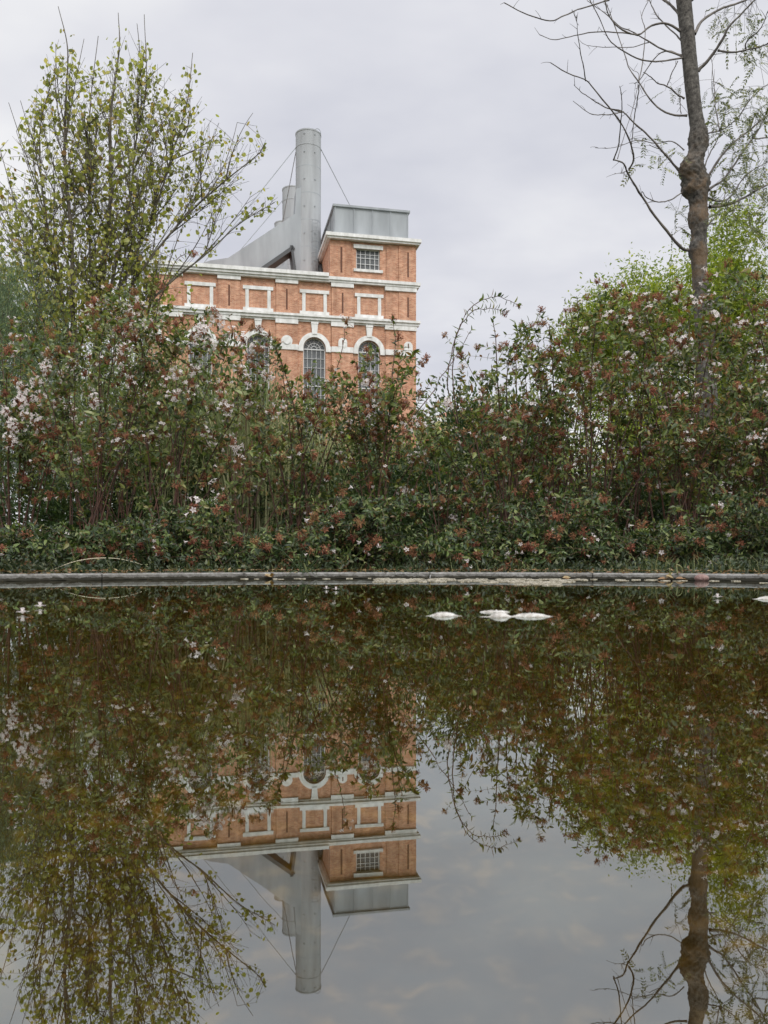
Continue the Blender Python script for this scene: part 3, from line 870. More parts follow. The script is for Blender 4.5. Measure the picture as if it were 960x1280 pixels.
    a_.add(tubes(Ct, np.full(len(Ct), .0011), np.full(len(Ct), .0007), 3), 1)
    a_.obj('foliage', [M['low_leaf_shaded' if name == 'low_shrub' else 'abelia_leaf'], M['twig']], root, origin=b)
    # flower clusters on the twig ends, the outer and upper ones first
    px, py = to_px(tips)
    sc = -.9 * (tips[:, 1] - d) + rng.uniform(0, 1.1, len(tips)) + .25 * tips[:, 2]
    order = np.argsort(-sc)[:min(99, int(flowers * 1.35))]
    for q in order:
        whitep = .82 * white * (1.45 if py[q] < 560 and px[q] < 350 else (1.0 if py[q] < 560 else .45))
        x = rng.random()
        me = FL_WHITE[rng.integers(2)] if x < whitep * .12 else (FL_MIX[rng.integers(4)] if x < whitep else FL_RED[rng.integers(5)])
        o = bpy.data.objects.new('flower_cluster', me)
        o.parent = root
        o.location = tuple(float(v) for v in tips[q] - b + tdir[q] * .012)
        o.rotation_euler = (rng.uniform(-.6, .6), rng.uniform(-.6, .6), rng.uniform(0, 6.3))
        s_ = rng.uniform(.7, 1.15)
        o.scale = (s_, s_, s_ * rng.uniform(.75, 1.0))
        COL.objects.link(o)
    for (qx, qy, qd) in white_at:
        o = bpy.data.objects.new('flower_cluster', FL_WHITE[rng.integers(2)]); o.parent = root
        o.location = tuple(float(v) for v in at(qx, qy, qd) - b); o.rotation_euler = (rng.uniform(-.6, .6), rng.uniform(-.6, .6), rng.uniform(0, 6.3)); o.scale = (.8, .8, .8); COL.objects.link(o)
    return root


abelia(20, 4.7, -70, 110, 'flowering shrub at the left end of the kerb in front of the grey-green conifer', seed=1, n_canes=22, flowers=52, white=.28, white_at=[(28, 483, 4.1), (45, 478, 4.1), (36, 498, 4.08), (24, 506, 4.1), (50, 495, 4.1), (8, 515, 4.1), (16, 530, 4.1), (12, 548, 4.1), (34, 520, 4.1)],
       extra=[([(60, 640, 4.5), (75, 560, 4.3), (60, 490, 4.2), (35, 455, 4.1), (10, 440, 4.1)], .024)])
abelia(120, 4.4, 30, 230, 'tall flowering shrub with bare reddish stems, below the yellow-green tree', seed=2, n_canes=24, flowers=75, white=.24, dens=.9,
       extra=[([(135, 640, 4.4), (170, 500, 4.3), (205, 380, 4.2), (225, 325, 4.2), (246, 311, 4.2)], .03), ([(90, 660, 4.4), (86, 560, 4.4), (83, 470, 4.4), (80, 420, 4.4)], .025)])
abelia(215, 4.35, 150, 345, 'shrub covered in white and rust blossom just below the blind windows of the brick front', seed=3, n_canes=26, flowers=100, white=.5)
abelia(375, 4.6, 290, 470, 'thin-leaved flowering shrub through which the second arched window shows', seed=4, n_canes=24, flowers=85, white=.16,
       extra=[([(330, 660, 4.5), (375, 575, 4.4), (405, 500, 4.3), (428, 440, 4.2), (433, 404, 4.2)], .03)])
abelia(470, 4.4, 400, 560, 'flowering shrub crossing the right-hand corner of the brick tower', seed=5, n_canes=26, flowers=85, white=.16,
       extra=[([(470, 650, 4.4), (480, 560, 4.3), (486, 480, 4.2), (490, 430, 4.2), (484, 402, 4.2)], .03), ([(455, 600, 4.3), (520, 520, 4.2), (560, 470, 4.2), (590, 420, 4.2)], .03)])
abelia(640, 4.4, 535, 725, 'flowering shrub with a sheaf of upright reddish stems and twigs arching against the sky', seed=6, n_canes=28, flowers=90, white=.14,
       extra=[([(600, 600, 4.5), (560, 500, 4.4), (562, 440, 4.4), (580, 393, 4.4), (603, 375, 4.4), (622, 371, 4.4), (643, 382, 4.4)], .042),
              ([(575, 560, 4.45), (563, 470, 4.4), (572, 420, 4.4), (592, 398, 4.4), (615, 392, 4.4), (634, 400, 4.4)], .038)] +
             [([(632 + k * 5, 690, 4.4 + .03 * k), (630 + k * 7, 600, 4.4 + .04 * k), (632 + k * 11, 520, 4.4)], .02) for k in range(5)])
abelia(740, 4.5, 650, 850, 'large flowering shrub whose top steps up towards the lime-green tree', seed=7, n_canes=30, flowers=100, white=.22)
abelia(850, 4.3, 780, 950, 'flowering shrub in front of the knotty grey trunk, its long canes leaning right', seed=8, n_canes=28, flowers=85, white=.32,
       extra=[([(850, 640, 4.2), (880, 560, 4.2), (915, 470, 4.1), (950, 400, 4.1)], .028), ([(770, 640, 4.2), (830, 560, 4.2), (870, 500, 4.2)], .028)])
abelia(965, 4.6, 890, 1060, 'flowering shrub at the right end of the kerb against a dark evergreen', seed=9, n_canes=26, flowers=60, white=.4)
# second row
BK = 'back row of abelia shrubs'
abelia(150, 5.5, 40, 270, 'shrub of the back row standing behind the bare reddish stems', seed=11, n_canes=26, flowers=60, top_off=12, group=BK, white=.4)
abelia(300, 5.6, 230, 370, 'shrub of the back row just left of the arched windows', seed=12, dens=.5, n_canes=20, flowers=45, top_off=18, group=BK, white=.3)
abelia(560, 5.5, 500, 640, 'shrub of the back row in the gap where the ochre annex shows', seed=13, dens=.42, n_canes=20, flowers=45, top_off=50, group=BK, white=.25)
abelia(700, 5.5, 640, 800, 'shrub of the back row behind the stepped shrub top', seed=14, dens=.42, n_canes=26, flowers=60, top_off=14, group=BK, white=.35)
abelia(860, 5.5, 780, 960, 'shrub of the back row just in front of the knotty trunk base', seed=15, dens=.42, n_canes=26, flowers=60, top_off=12, group=BK, white=.4)
abelia(890, 4.75, 820, 985, 'bushy flowering shrub hiding the lower half of the knotty trunk', seed=17, n_canes=26, flowers=55, white=.3, dens=1.1)
abelia(790, 4.8, 700, 870, 'full flowering shrub between the stepped shrub top and the knotty trunk', seed=18, dens=.8, n_canes=22, flowers=42, white=.25)
abelia(690, 4.75, 610, 770, 'flowering shrub with arching sprays just right of the twigs arching against the sky', seed=19, dens=.7, n_canes=20, flowers=40, white=.15)
# low growth against the kerb
LW = 'low abelia shoots along the kerb'
lows = [(15, 'low leafy clump at the left edge beside pale dry straw'), (120, 'low clump with white blossoms under the arching dry grass blade'), (205, 'low dark clump between the dry grass arch and the kerb joint'),
        (300, 'low clump just left of the green grass tuft on the kerb'), (385, 'low clump behind the green grass tuft'), (450, 'low clump with orange-pink flower heads hanging to the kerb'),
        (535, 'low dark clump behind the pale scum strip'), (625, 'low dark clump under the sheaf of upright stems'), (700, 'low clump full of brown flower heads, right of the sheaf of stems'),
        (780, 'low clump with one white bloom, left of the folded grass stalk'), (860, 'low dark clump behind the red-brown stone'), (945, 'low dark clump in the right-hand corner')]
for k, (px, lb) in enumerate(lows):
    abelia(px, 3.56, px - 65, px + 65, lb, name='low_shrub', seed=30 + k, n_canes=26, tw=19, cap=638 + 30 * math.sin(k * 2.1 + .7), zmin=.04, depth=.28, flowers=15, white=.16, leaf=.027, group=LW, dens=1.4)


# ------------------------------------------------------------------ fill shrubs of other kinds behind
def clump_shrub(name, label, cat, centre, rad, n_clump, per, tpl, leaf_len, leaf_w, mats, seed, stem_mat='twig', group=None, flat=.5, spread=.16, part_name='foliage', zfun=None, upness=.4):
    """shrub or crown: leafy sprays round twig ends spread through an uneven volume"""
    rng = np.random.default_rng(seed)
    c = np.array(centre, float); base = np.array([c[0], c[1], 0.0])
    root = empty(name, base); tag(root, label, cat, group)
    d = nrm(rng.normal(0, 1, (n_clump, 3)))
    r = rng.random((n_clump, 1)) ** (1 / 2.2)
    lump = 1 + .22 * np.sin(d[:, :1] * 5 + seed) * np.cos(d[:, 2:] * 4 + seed)
    Cc = c + d * r * lump * np.array(rad)
    Cc = Cc[Cc[:, 2] > .05]
    n_ = len(Cc)
    size = rng.uniform(.6, 1.4, (n_, 1)) * spread
    K = per
    P = np.repeat(Cc, K, 0) + rng.normal(0, 1, (n_ * K, 3)) * np.repeat(size, K, 0) * np.array([1, 1, flat + .4])
    outd = nrm(P - np.repeat(Cc, K, 0) * .6 - c * .4)
    D = nrm(outd + rng.normal(0, .5, P.shape) + np.array([0, 0, upness]))
    N = rng.normal(0, .6, P.shape) + np.array([0, 0, 1.])
    ok = P[:, 2] > .02
    P, D, N = P[ok], D[ok], N[ok]
    L = leaf_len * rng.uniform(.6, 1.3, len(P))
    Acc().add(leaves(P, D, N, L, L * leaf_w, tpl)).obj(part_name, mats, root, origin=base)
    # limbs from the ground to the sprays
    pick = rng.choice(n_, min(n_, 70), replace=False)
    st = base + rng.normal(0, .03, (len(pick), 3)) * np.array([1, 1, 0])
    mid = st + (Cc[pick] - st) * np.array([.3, .3, .6])
    C = np.stack([bez(st[i], mid[i], Cc[pick][i], 9) for i in range(len(pick))])
    rs = .006 * max(1, rad[2])
    Acc().add(tubes(C, np.full(len(pick), rs), np.full(len(pick), rs * .3), 4)).obj('stem', M[stem_mat], root, origin=base)
    return root


# grey-green needle shrubs at the left, mid-green fill, dark evergreen at the right
clump_shrub('conifer', 'dense grey-green conifer filling the left edge behind the flowering shrubs', 'conifer', at(-5, 470, 7.2), (.62, .6, 1.18), 420, 110, LEAF4, .034, .16, M['needle'], 51, spread=.10)
clump_shrub('conifer', 'lower rounded grey-green conifer in the dark hollow at bottom left', 'conifer', at(75, 560, 6.8), (.5, .45, .55), 240, 110, LEAF4, .032, .16, M['needle'], 52, spread=.10)
GS = 'grey-green shrubs behind the abelias'
clump_shrub('grey_shrub', 'soft grey-green shrub behind the bare reddish stems', 'shrub', at(180, 560, 6.3), (.68, .5, .85), 380, 100, LEAF4, .04, .22, M['grey_leaf'], 53, group=GS, spread=.11)
clump_shrub('grey_shrub', 'soft grey-green shrub below the pale reeds', 'shrub', at(290, 600, 6.4), (.6, .4, .62), 260, 100, LEAF4, .04, .22, M['grey_leaf'], 54, group=GS, spread=.11)
clump_shrub('grey_shrub', 'pale green shrub low in the gap right of the tower', 'shrub', at(565, 625, 8.5), (.7, .5, .55), 180, 100, LEAF4, .05, .3, M['grey_leaf'], 55, group=GS, spread=.14)
FS = 'leafy green shrubs filling in behind'
for k, (px, py, d, rx, rz, lb) in enumerate([(240, 640, 6.2, .8, .42, 'dark green leafy shrub low behind the white-and-rust blossom'), (420, 640, 6.0, .7, .42, 'green leafy shrub low under the arched windows'), (505, 622, 6.4, .6, .5, 'green leafy shrub low under the tower corner'),
                                             (615, 600, 6.8, .6, .75, 'green leafy shrub rising behind the sheaf of upright stems'), (720, 650, 6.2, .7, .38, 'green leafy shrub low behind the stepped shrub top'), (830, 645, 6.2, .7, .42, 'green leafy shrub low left of the knotty trunk'),
                                             (960, 600, 6.0, .55, .85, 'dark evergreen shrub at the right edge'), (90, 655, 5.9, .7, .32, 'dark green leafy shrub low at the left behind the bare stems')]):
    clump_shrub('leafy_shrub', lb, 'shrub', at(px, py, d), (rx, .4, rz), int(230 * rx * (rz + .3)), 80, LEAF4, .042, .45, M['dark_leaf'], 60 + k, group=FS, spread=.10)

# olive and green trees farther back
FT = 'trees in the distance behind the shrubs'
for k, (px, py, d, rx, rz, lb) in enumerate([(430, 640, 26, 3.2, 1.9, 'yellowish bushy tree at the foot of the arched windows'), (570, 618, 30, 2.6, 2.0, 'pale olive tree in front of the ochre annex'), (640, 600, 24, 1.3, 2.0, 'green tree hiding the right end of the ochre annex'),
                                             (300, 600, 24, 2.6, 2.8, 'green tree in front of the left part of the brick front'), (740, 672, 40, 3.2, 1.6, 'small far green tree low on the skyline right of centre')]):
    clump_shrub('distant_tree', lb, 'tree', at(px, py, d), (rx, rx * .8, rz), 130, 110, LEAF4, .16, .55, M['lime_leaf'] if k < 2 else M['far_leaf'], 80 + k, stem_mat='bark_tree', group=FT, spread=.42, part_name='crown')

# reeds
rng = np.random.default_rng(91)
for (px, py, d, n_, hh, lb) in [(318, 700, 5.9, 260, 1.55, 'tall clump of pale green reeds left of the arched windows'), (205, 700, 6.0, 120, 1.2, 'smaller clump of pale reeds behind the white-and-rust blossom'), (405, 700, 6.1, 140, 1.35, 'thin clump of pale reeds in front of the second arched window')]:
    b = at(px, py, d); b[2] = 0
    ro = empty('reed_clump', b); tag(ro, lb, 'reeds', 'pale reed clumps')
    for half in range(1):
        st = b + np.stack([rng.normal(0, .12, n_), rng.normal(0, .1, n_), np.zeros(n_)], 1)
        ang = rng.uniform(0, 2 * np.pi, n_); ln = hh * rng.uniform(.6, 1.05, n_); le = rng.uniform(.02, .3, n_)
        tip = st + np.stack([np.cos(ang) * le * ln, np.sin(ang) * le * ln, ln * (1 - le * .25)], 1)
        mid = st + (tip - st) * np.array([.25, .25, .6])
        C = np.stack([bez(st[i], mid[i], tip[i], 9) for i in range(n_)])
        wdt = .006 * np.sin(np.linspace(.5, np.pi - .02, 9))[None] * np.ones((n_, 1))
        Acc().add(tubes(C, wdt, None, 3)).obj('blades', M['reed'], ro, origin=b)

# ------------------------------------------------------------------ left tree (yellow-green, many stems)
rng = np.random.default_rng(7)
TD = 13.0
tb = at(103, 705, TD); tb[2] = 0
tr = empty('yellow_green_tree', tb)
tag(tr, 'tall many-stemmed tree with sparse round yellow-green leaves at the left', 'tree')
stems = [[(103, 705), (112, 560), (122, 440), (128, 350), (136, 250), (141, 150), (147, 62), (146, 16)],
         [(108, 640), (98, 500), (90, 400), (88, 300), (84, 200), (80, 120), (86, 60), (74, 8)],
         [(118, 480), (135, 400), (165, 330), (195, 260), (218, 190), (236, 130), (240, 66)],
         [(122, 440), (145, 390), (185, 330), (235, 270), (280, 225), (318, 195), (333, 182)],
         [(105, 600), (88, 480), (64, 400), (38, 330), (16, 250), (-6, 165)],
         [(106, 580), (92, 450), (72, 340), (56, 240), (48, 160), (66, 100)],
         [(124, 420), (140, 340), (160, 260), (172, 180), (180, 110), (183, 18)],
         [(120, 470), (150, 420), (205, 360), (258, 318), (300, 280), (345, 253)],
         [(100, 640), (70, 540), (30, 450), (-10, 370), (-50, 290)],
         [(110, 560), (120, 430), (112, 320), (112, 220), (116, 130), (124, 45)],
         [(118, 500), (150, 450), (180, 400), (200, 372), (215, 350)],
         [(108, 560), (70, 470), (20, 420), (-30, 400)]]
CX = np.array([-90, -20, 0, 20, 40, 60, 80, 100, 130, 150, 185, 215, 240, 262, 285, 320, 345, 370.])
CY = np.array([330, 230, 135, 120, 60, 0, -15, 30, 20, 0, 0, 30, 40, 95, 140, 135, 180, 300.])
allC, twS, twD, twL, secs = [], [], [], [], []
for i, st in enumerate(stems):
    # each stem leans towards or away from the viewer as well
    lean = rng.uniform(-.9, .9)
    n_ = len(st)
    pts = [at(px + rng.uniform(-3, 3), py, TD + lean * k / (n_ - 1)) for k, (px, py) in enumerate(st)]
    C = spline(pts, 40)
    r0 = .085 if i == 0 else (.055 if i < 2 else .028)
    rad = (.005 + (r0 - .005) * (1 - np.linspace(0, 1, 40)) ** 1.25)[None]
    Acc().add(tubes(C[None], rad, None, 7)).obj('trunk' if i == 0 else 'stem', M['bark_tree'], tr, origin=tb, smooth=True)
    k = np.concatenate([np.repeat(np.arange(9, 30), 2), np.repeat(np.arange(30, 40), 3)])
    allC.append(C)
    dirs = nrm(nrm(np.gradient(C, axis=0))[k] * .9 + rng.normal(0, .55, (len(k), 3)) + np.array([0, 0, .25]))
    twS.append(C[k]); twD.append(dirs); twL.append(rng.uniform(.25, .7, len(k)) * np.where(k > 29, .45, 1))
    # second-order branches: steep, thin, each with its own twigs
    sec = []
    for q in range(17):
        i0 = rng.integers(7, 27); tn = nrm(np.gradient(C, axis=0))[i0]
        dv_ = nrm(tn * .9 + rng.normal(0, .34, 3) + np.array([0, 0, .3])); ln = rng.uniform(.8, 2.3) * (1.15 - i0 / 50)
        e = C[i0] + dv_ * ln; c2 = bez(C[i0], C[i0] + dv_ * ln * .5 + rng.normal(0, .08, 3), e + np.array([0, 0, rng.uniform(-.1, .25)]), 12)
        qx, qy = to_px(c2[-1])
        if qy < np.interp(qx, CX, CY) - 6 or qx > 352 or (qx > 205 and qy > 250): continue
        sec.append(c2)
        k2 = np.repeat(np.arange(2, 12), 2)
        d2 = nrm(nrm(np.gradient(c2, axis=0))[k2] * .9 + rng.normal(0, .5, (len(k2), 3)) + np.array([0, 0, .15]))
        twS.append(c2[k2]); twD.append(d2); twL.append(rng.uniform(.2, .75, len(k2)))
    if sec: secs.append(np.array(sec))
twS, twD, twL = map(np.concatenate, (twS, twD, twL))
tp = twS + twD * twL[:, None]; px, py = to_px(tp)
CX = np.array([-90, -20, 0, 20, 40, 60, 80, 100, 130, 150, 185, 215, 240, 262, 285, 320, 345, 370.])
CY = np.array([330, 250, 160, 150, 110, 60, 30, 70, 60, 30, 45, 70, 75, 130, 170, 150, 190, 300.])
ok = ((px < 200) | (py < 275) | (rng.random(len(px)) < .22)) & (py > np.interp(px, CX, CY) + 4) & (px < 350) & (rng.random(len(px)) < .93)
twS, twD, twL = twS[ok], twD[ok], twL[ok]
u = np.linspace(0, 1, 6)[None, :, None]
dr_ = rng.uniform(-.1, .25, len(twS))
C = twS[:, None] + twD[:, None] * twL[:, None, None] * u - np.array([0, 0, 1.]) * (dr_ * twL)[:, None, None] * u ** 2
Acc().add(tubes(C, np.full(len(C), .0045), np.full(len(C), .0022), 3)).add(tubes(np.concatenate(secs), np.full(sum(len(q) for q in secs), .011), np.full(sum(len(q) for q in secs), .004), 4)).obj('crown_branch', M['bark_tree'], tr, origin=tb)
K = 5
un = rng.uniform(.1, 1.02, (len(twS), K, 1))
P = (twS[:, None] + twD[:, None] * twL[:, None, None] * un - np.array([0, 0, 1.]) * (dr_ * twL)[:, None, None] * un ** 2).reshape(-1, 3)
keep = rng.random(len(P)) < np.interp(to_px(P)[1], [60, 200, 260, 350], [.6, .40, .45, 1.0])
P = P[keep]; P = P + rng.normal(0, .06, P.shape)
D = nrm(rng.normal(0, .7, P.shape) + np.array([0, 0, -.55])); N = rng.normal(0, 1, P.shape)
px_, py_ = to_px(P)
kp = rng.random(len(P)) < np.where((px_ > 215) & (py_ > 262), .8, np.where((px_ > 185) & (py_ > 300), .8, 1.0))
P, D, N = P[kp], D[kp], N[kp]
L = .036 + .062 * rng.random(len(P)) ** 1.3
Acc().add(leaves(P, D, N, L, L * .85, LEAFR)).obj('crown', M['tree_leaf'], tr, origin=tb)

# ------------------------------------------------------------------ right tree (knotty grey trunk)
rng = np.random.default_rng(17)
KD = 6.8
kb = at(884, 705, KD); kb[2] = 0
kt = empty('knotty_tree', kb)
tag(kt, 'tall half-bare tree with a knotty grey trunk and a few feathery leaves, at the right', 'tree')
cr = lambda x, y, d=KD: at(620 + x / 2.824, y / 2.824, d)      # a pixel of the enlarged crop
# rows: centre x and width in crop pixels at height y
rows = [(-560, 600, 34), (-300, 632, 44), (-120, 652, 52), (0, 664, 54), (100, 674, 52), (200, 682, 52), (300, 692, 52), (400, 703, 50), (450, 711, 54), (470, 713, 60), (495, 714, 68), (520, 714, 66), (545, 706, 62), (570, 696, 74), (592, 690, 88), (612, 690, 84),
        (632, 703, 84), (655, 708, 92), (675, 706, 88), (700, 714, 70), (730, 716, 60), (760, 713, 70), (785, 714, 72), (805, 716, 60), (840, 716, 52), (865, 712, 60), (890, 714, 66), (915, 716, 56), (950, 718, 54), (1000, 722, 58), (1060, 727, 64), (1200, 738, 70), (1400, 745, 74), (1700, 750, 82), (1990, 752, 110)]
rows = np.array(rows, float)
yy = np.linspace(-560, 1990, 520)
cxr = np.interp(yy, rows[:, 0], rows[:, 1]); wr = np.interp(yy, rows[:, 0], rows[:, 2])
cs = 40
th = np.arange(cs) * 2 * np.pi / cs
V = []
ph = rng.uniform(0, 6, 8)
knots = [(rng.uniform(450, 720), rng.uniform(0, 2 * np.pi), rng.uniform(7, 17), rng.uniform(.08, .26)) for _ in range(34)] + [(rng.uniform(740, 930), rng.uniform(0, 2 * np.pi), rng.uniform(6, 14), rng.uniform(.04, .16)) for _ in range(12)]
for y, cx_, w_ in zip(yy, cxr, wr):
    c = cr(cx_, y); r = .94 * w_ / 2 / 2.824 * KD / F
    kn = np.exp(-((y - 590) / 130) ** 2) + .5 * np.exp(-((y - 850) / 90) ** 2)
    rad = 1 + .03 * np.sin(3 * th + ph[0] + y * .01) + .035 * np.sin(5 * th + ph[1] - y * .02) + kn * (.07 * np.sin(4 * th + ph[2] + y * .05) + .07 * np.sin(7 * th + y * .13) + .06 * np.sin(11 * th - y * .23) + rng.normal(0, .03, cs))
    for ky, ka_, ks, kh in knots:
        da = (th - ka_ + np.pi) % (2 * np.pi) - np.pi
        g2 = (da * 28) ** 2 + (y - ky) ** 2
        rad = rad + kh * .85 * (np.exp(-g2 / ks ** 2) - .6 * np.exp(-g2 / (ks * .4) ** 2))
    rad = rad + rng.normal(0, .008, cs)
    V.append(np.stack([c[0] + r * rad * np.cos(th), c[1] + r * rad * np.sin(th), np.full(cs, c[2])], 1))
V = np.concatenate(V); nr = len(yy)
k = np.arange(nr - 1)[:, None] * cs; j = np.arange(cs)[None]; j2 = (j + 1) % cs
f = np.stack([k + j, k + cs + j, k + cs + j2, k + j2], -1).reshape(-1, 4)
Acc().add((V, [f])).obj('trunk', M['bark'], kt, origin=kb, smooth=True)

# boughs traced in the crop's pixels: (points, base radius px, end radius px, lean away(+)/towards(-) in metres)
B = [
    ([(655, 60), (600, 10), (520, -30), (440, -50)], 11, 3, .3),
    ([(650, 110), (600, 84), (545, 95), (500, 125), (440, 108), (400, 65), (385, 20), (390, -40)], 8, 3, -.3),
    ([(660, 150), (600, 90), (560, 45), (530, -10)], 6, 3, .4),
    ([(660, 200), (600, 180), (540, 150), (480, 115), (430, 95), (385, 50), (320, 0)], 6, 2, .1),
    ([(660, 205), (620, 212), (560, 220), (500, 212), (440, 180), (395, 140), (360, 60), (325, 0)], 6, 2.5, -.5),
    ([(655, 195), (600, 180), (555, 215), (515, 280), (490, 296)], 5, 2, .2),
    ([(400, 0), (300, 30), (240, 55), (190, 72), (110, 50), (30, 8)], 5, 3, -.3),
    ([(500, 125), (430, 115), (340, 112), (260, 130), (200, 136), (152, 118)], 4.5, 2, -.2),
    ([(540, 150), (470, 165), (400, 162), (340, 158), (300, 148)], 3, 1.4, .3),
    ([(665, 345), (640, 330), (605, 302), (570, 285), (545, 262), (520, 250)], 6, 2.5, -.2),
    ([(605, 302), (620, 270), (640, 220)], 4, 3, -.1),
    ([(675, 408), (630, 408), (580, 385), (540, 345), (505, 290), (470, 240), (455, 190), (410, 60), (392, 10)], 7, 2.5, .3),
    ([(505, 290), (520, 200), (530, 110), (520, 60), (545, 0)], 4, 2, .35),
    ([(505, 300), (500, 360), (490, 430), (480, 520)], 4, 3, .3),
    ([(650, 345), (648, 390), (652, 405)], 3, 2, 0),
    ([(680, 882), (650, 870), (600, 810), (550, 745), (500, 670), (465, 610), (450, 575), (410, 560)], 11, 4, -.6),
    ([(470, 600), (485, 560), (470, 500), (440, 440), (400, 385), (345, 320), (315, 285), (250, 262), (190, 226)], 7, 2.5, -.7),
    ([(415, 565), (435, 500), (442, 420), (440, 340), (432, 305)], 5, 2, -.6),
    ([(450, 395), (390, 405), (330, 400), (270, 355)], 4, 1.6, -.7),
    ([(440, 395), (370, 370), (310, 330), (280, 300)], 4, 1.6, -.65),
    ([(315, 285), (300, 200), (290, 120), (286, 50)], 4, 1.5, -.7),
    ([(645, 600), (600, 550), (550, 490), (500, 445), (450, 398), (400, 385)], 8, 3, -.2),
    ([(660, 680), (620, 705), (575, 715), (540, 702), (520, 682)], 5, 2.5, -.3),
    ([(665, 530), (620, 500), (560, 505), (500, 495), (420, 522), (352, 525)], 4, 1.5, .1),
    ([(645, 600), (620, 570), (585, 535), (540, 515)], 4, 2, 0),
    ([(470, 600), (440, 605), (418, 602)], 3, 1, -.6),
    ([(430, 560), (500, 290), (480, 240)], 2.5, 1.5, .2),
    ([(700, 118), (730, 75), (800, 35), (880, 5), (960, -30)], 11, 5, .4),
    ([(712, 250), (760, 200), (795, 150), (830, 90), (880, 40), (930, -10)], 12, 4, -.3),
    ([(785, 178), (830, 185), (880, 178), (930, 170), (1000, 140), (1080, 100)], 7, 3, -.4),
    ([(880, 178), (885, 150), (930, 110), (960, 40)], 5, 2.5, -.5),
    ([(735, 475), (775, 465), (800, 460), (850, 420), (900, 350), (960, 300), (1040, 270)], 5, 2, .3),
    ([(790, 460), (775, 380), (770, 300), (760, 200)], 4, 2, .3),
    ([(735, 590), (760, 530), (790, 460)], 5, 3, .2),
    ([(745, 630), (790, 560), (840, 505), (900, 455), (960, 405), (1060, 340)], 9, 4, .1),
    ([(750, 670), (800, 640), (830, 600), (870, 540), (920, 470), (960, 380)], 9, 4, .5),
    ([(755, 730), (820, 722), (880, 695), (960, 650), (1080, 610)], 11, 5, .3),
    ([(750, 700), (790, 710), (830, 690), (880, 620), (960, 570), (1050, 540)], 6, 2.5, .6),
    ([(905, 485), (940, 482), (1000, 470)], 6, 3, .1),
    ([(745, 800), (790, 740), (810, 660), (800, 600)], 4, 1.5, .7),
    ([(690, 0), (760, -60), (860, -140), (960, -200)], 10, 4, .1),
    ([(600, -300), (520, -420), (430, -500)], 8, 3, .2),
    ([(640, -300), (720, -420), (800, -520)], 8, 3, -.2),
]
bpts = []
for pts, r0, r1, ln in B:
    n_ = len(pts)
    pts3 = [cr(x, y, KD + ln * (k / (n_ - 1)) ** 1.0 if abs(ln) > 0 else KD) for k, (x, y) in enumerate(pts)]
    C = spline(pts3, 26)
    C += np.cumsum(rng.normal(0, .0016, C.shape), 0)
    rad = np.linspace(r0, r1, 26) / 2 / 2.824 * KD / F
    rad = rad * (1 + rng.normal(0, .07, 26)); rad[0] *= 1.35
    a = Acc().add(tubes(C[None], rad[None], None, 6))
    # short side twiglets
    kk = rng.choice(np.arange(6, 26), 6, replace=False)
    T = nrm(np.gradient(C, axis=0))[kk]
    dd_ = nrm(T * .8 + rng.normal(0, .6, T.shape)); ll = rng.uniform(.02, .12, 6)
    tc_ = np.stack([bez(C[kk[i]], C[kk[i]] + dd_[i] * ll[i] * .5 + np.array([0, 0, .01]), C[kk[i]] + dd_[i] * ll[i] + np.array([0, 0, rng.uniform(-.02, .03)]), 5) for i in range(6)])
    a.add(tubes(tc_, np.full(6, .0022), np.full(6, .0011), 4))
    a.obj('branch', M['bark_thin'], kt, origin=kb, smooth=True)
    bpts.append((C, pts, tc_))


def pinnate(P0, D0, N0, n_pairs, Lr, rng):
    """feather leaves: rachis and leaflet pairs"""
    n = len(P0)
    D0 = nrm(D0); Y = nrm(np.cross(N0, D0))
    u = (np.arange(n_pairs) + 1) / n_pairs
    droop = np.array([0, 0, -1.]) * .35
    Pc = P0[:, None] + D0[:, None] * (Lr[:, None, None] * u[None, :, None]) + droop * (Lr[:, None, None] * (u ** 2)[None, :, None])
    out_ = []
    for sg in (-1, 1):
        D = nrm(sg * Y[:, None] * .9 + D0[:, None] * .55 + rng.normal(0, .15, Pc.shape) + np.array([0, 0, -.25]))
        out_.append((Pc.reshape(-1, 3), D.reshape(-1, 3)))
    P = np.concatenate([o[0] for o in out_]); D = np.concatenate([o[1] for o in out_])
    N = np.tile(np.repeat(N0, n_pairs, 0), (2, 1)) + rng.normal(0, .3, P.shape)
    L = np.tile(np.repeat(Lr, n_pairs) * .24, 2) * rng.uniform(.8, 1.2, len(P))
    C = np.stack([P0, P0 + D0 * Lr[:, None] * .5 + droop * Lr[:, None] * .25, P0 + D0 * Lr[:, None] + droop * Lr[:, None]], 1)
    return P, D, N, L, C


zones = [((800, 960), (60, 230), 46), ((740, 960), (300, 470), 80), ((790, 960), (500, 640), 60), ((760, 960), (640, 760), 55), ((480, 640), (470, 610), 16), ((570, 660), (300, 350), 4), ((760, 870), (20, 90), 10), ((900, 1040), (330, 440), 18), ((590, 690), (740, 830), 12), ((830, 960), (760, 860), 14)]
P0 = []
for (xa, xb), (ya, yb), n_ in zones:
    for _ in range(n_):
        # leaves sit at boughs: pull each random point to near a bough point
        q = cr(rng.uniform(xa, xb), rng.uniform(ya, yb), KD + rng.uniform(-.2, .6))
        P0.append(q)
P0 = np.array(P0)
allb = np.concatenate([np.concatenate([C for C, _, _ in bpts]), np.concatenate([t.reshape(-1, 3) for _, _, t in bpts])])
tw_c = []
for i in range(len(P0)):
    j_ = np.argmin(((allb - P0[i]) ** 2).sum(1))
    dlt = P0[i] - allb[j_]; L_ = np.linalg.norm(dlt)
    if L_ > .38: P0[i] = allb[j_] + dlt / L_ * .38
    tw_c.append(bez(allb[j_], allb[j_] + (P0[i] - allb[j_]) * .5 + np.array([0, 0, .03]), P0[i], 5))
tw_c = np.array(tw_c)
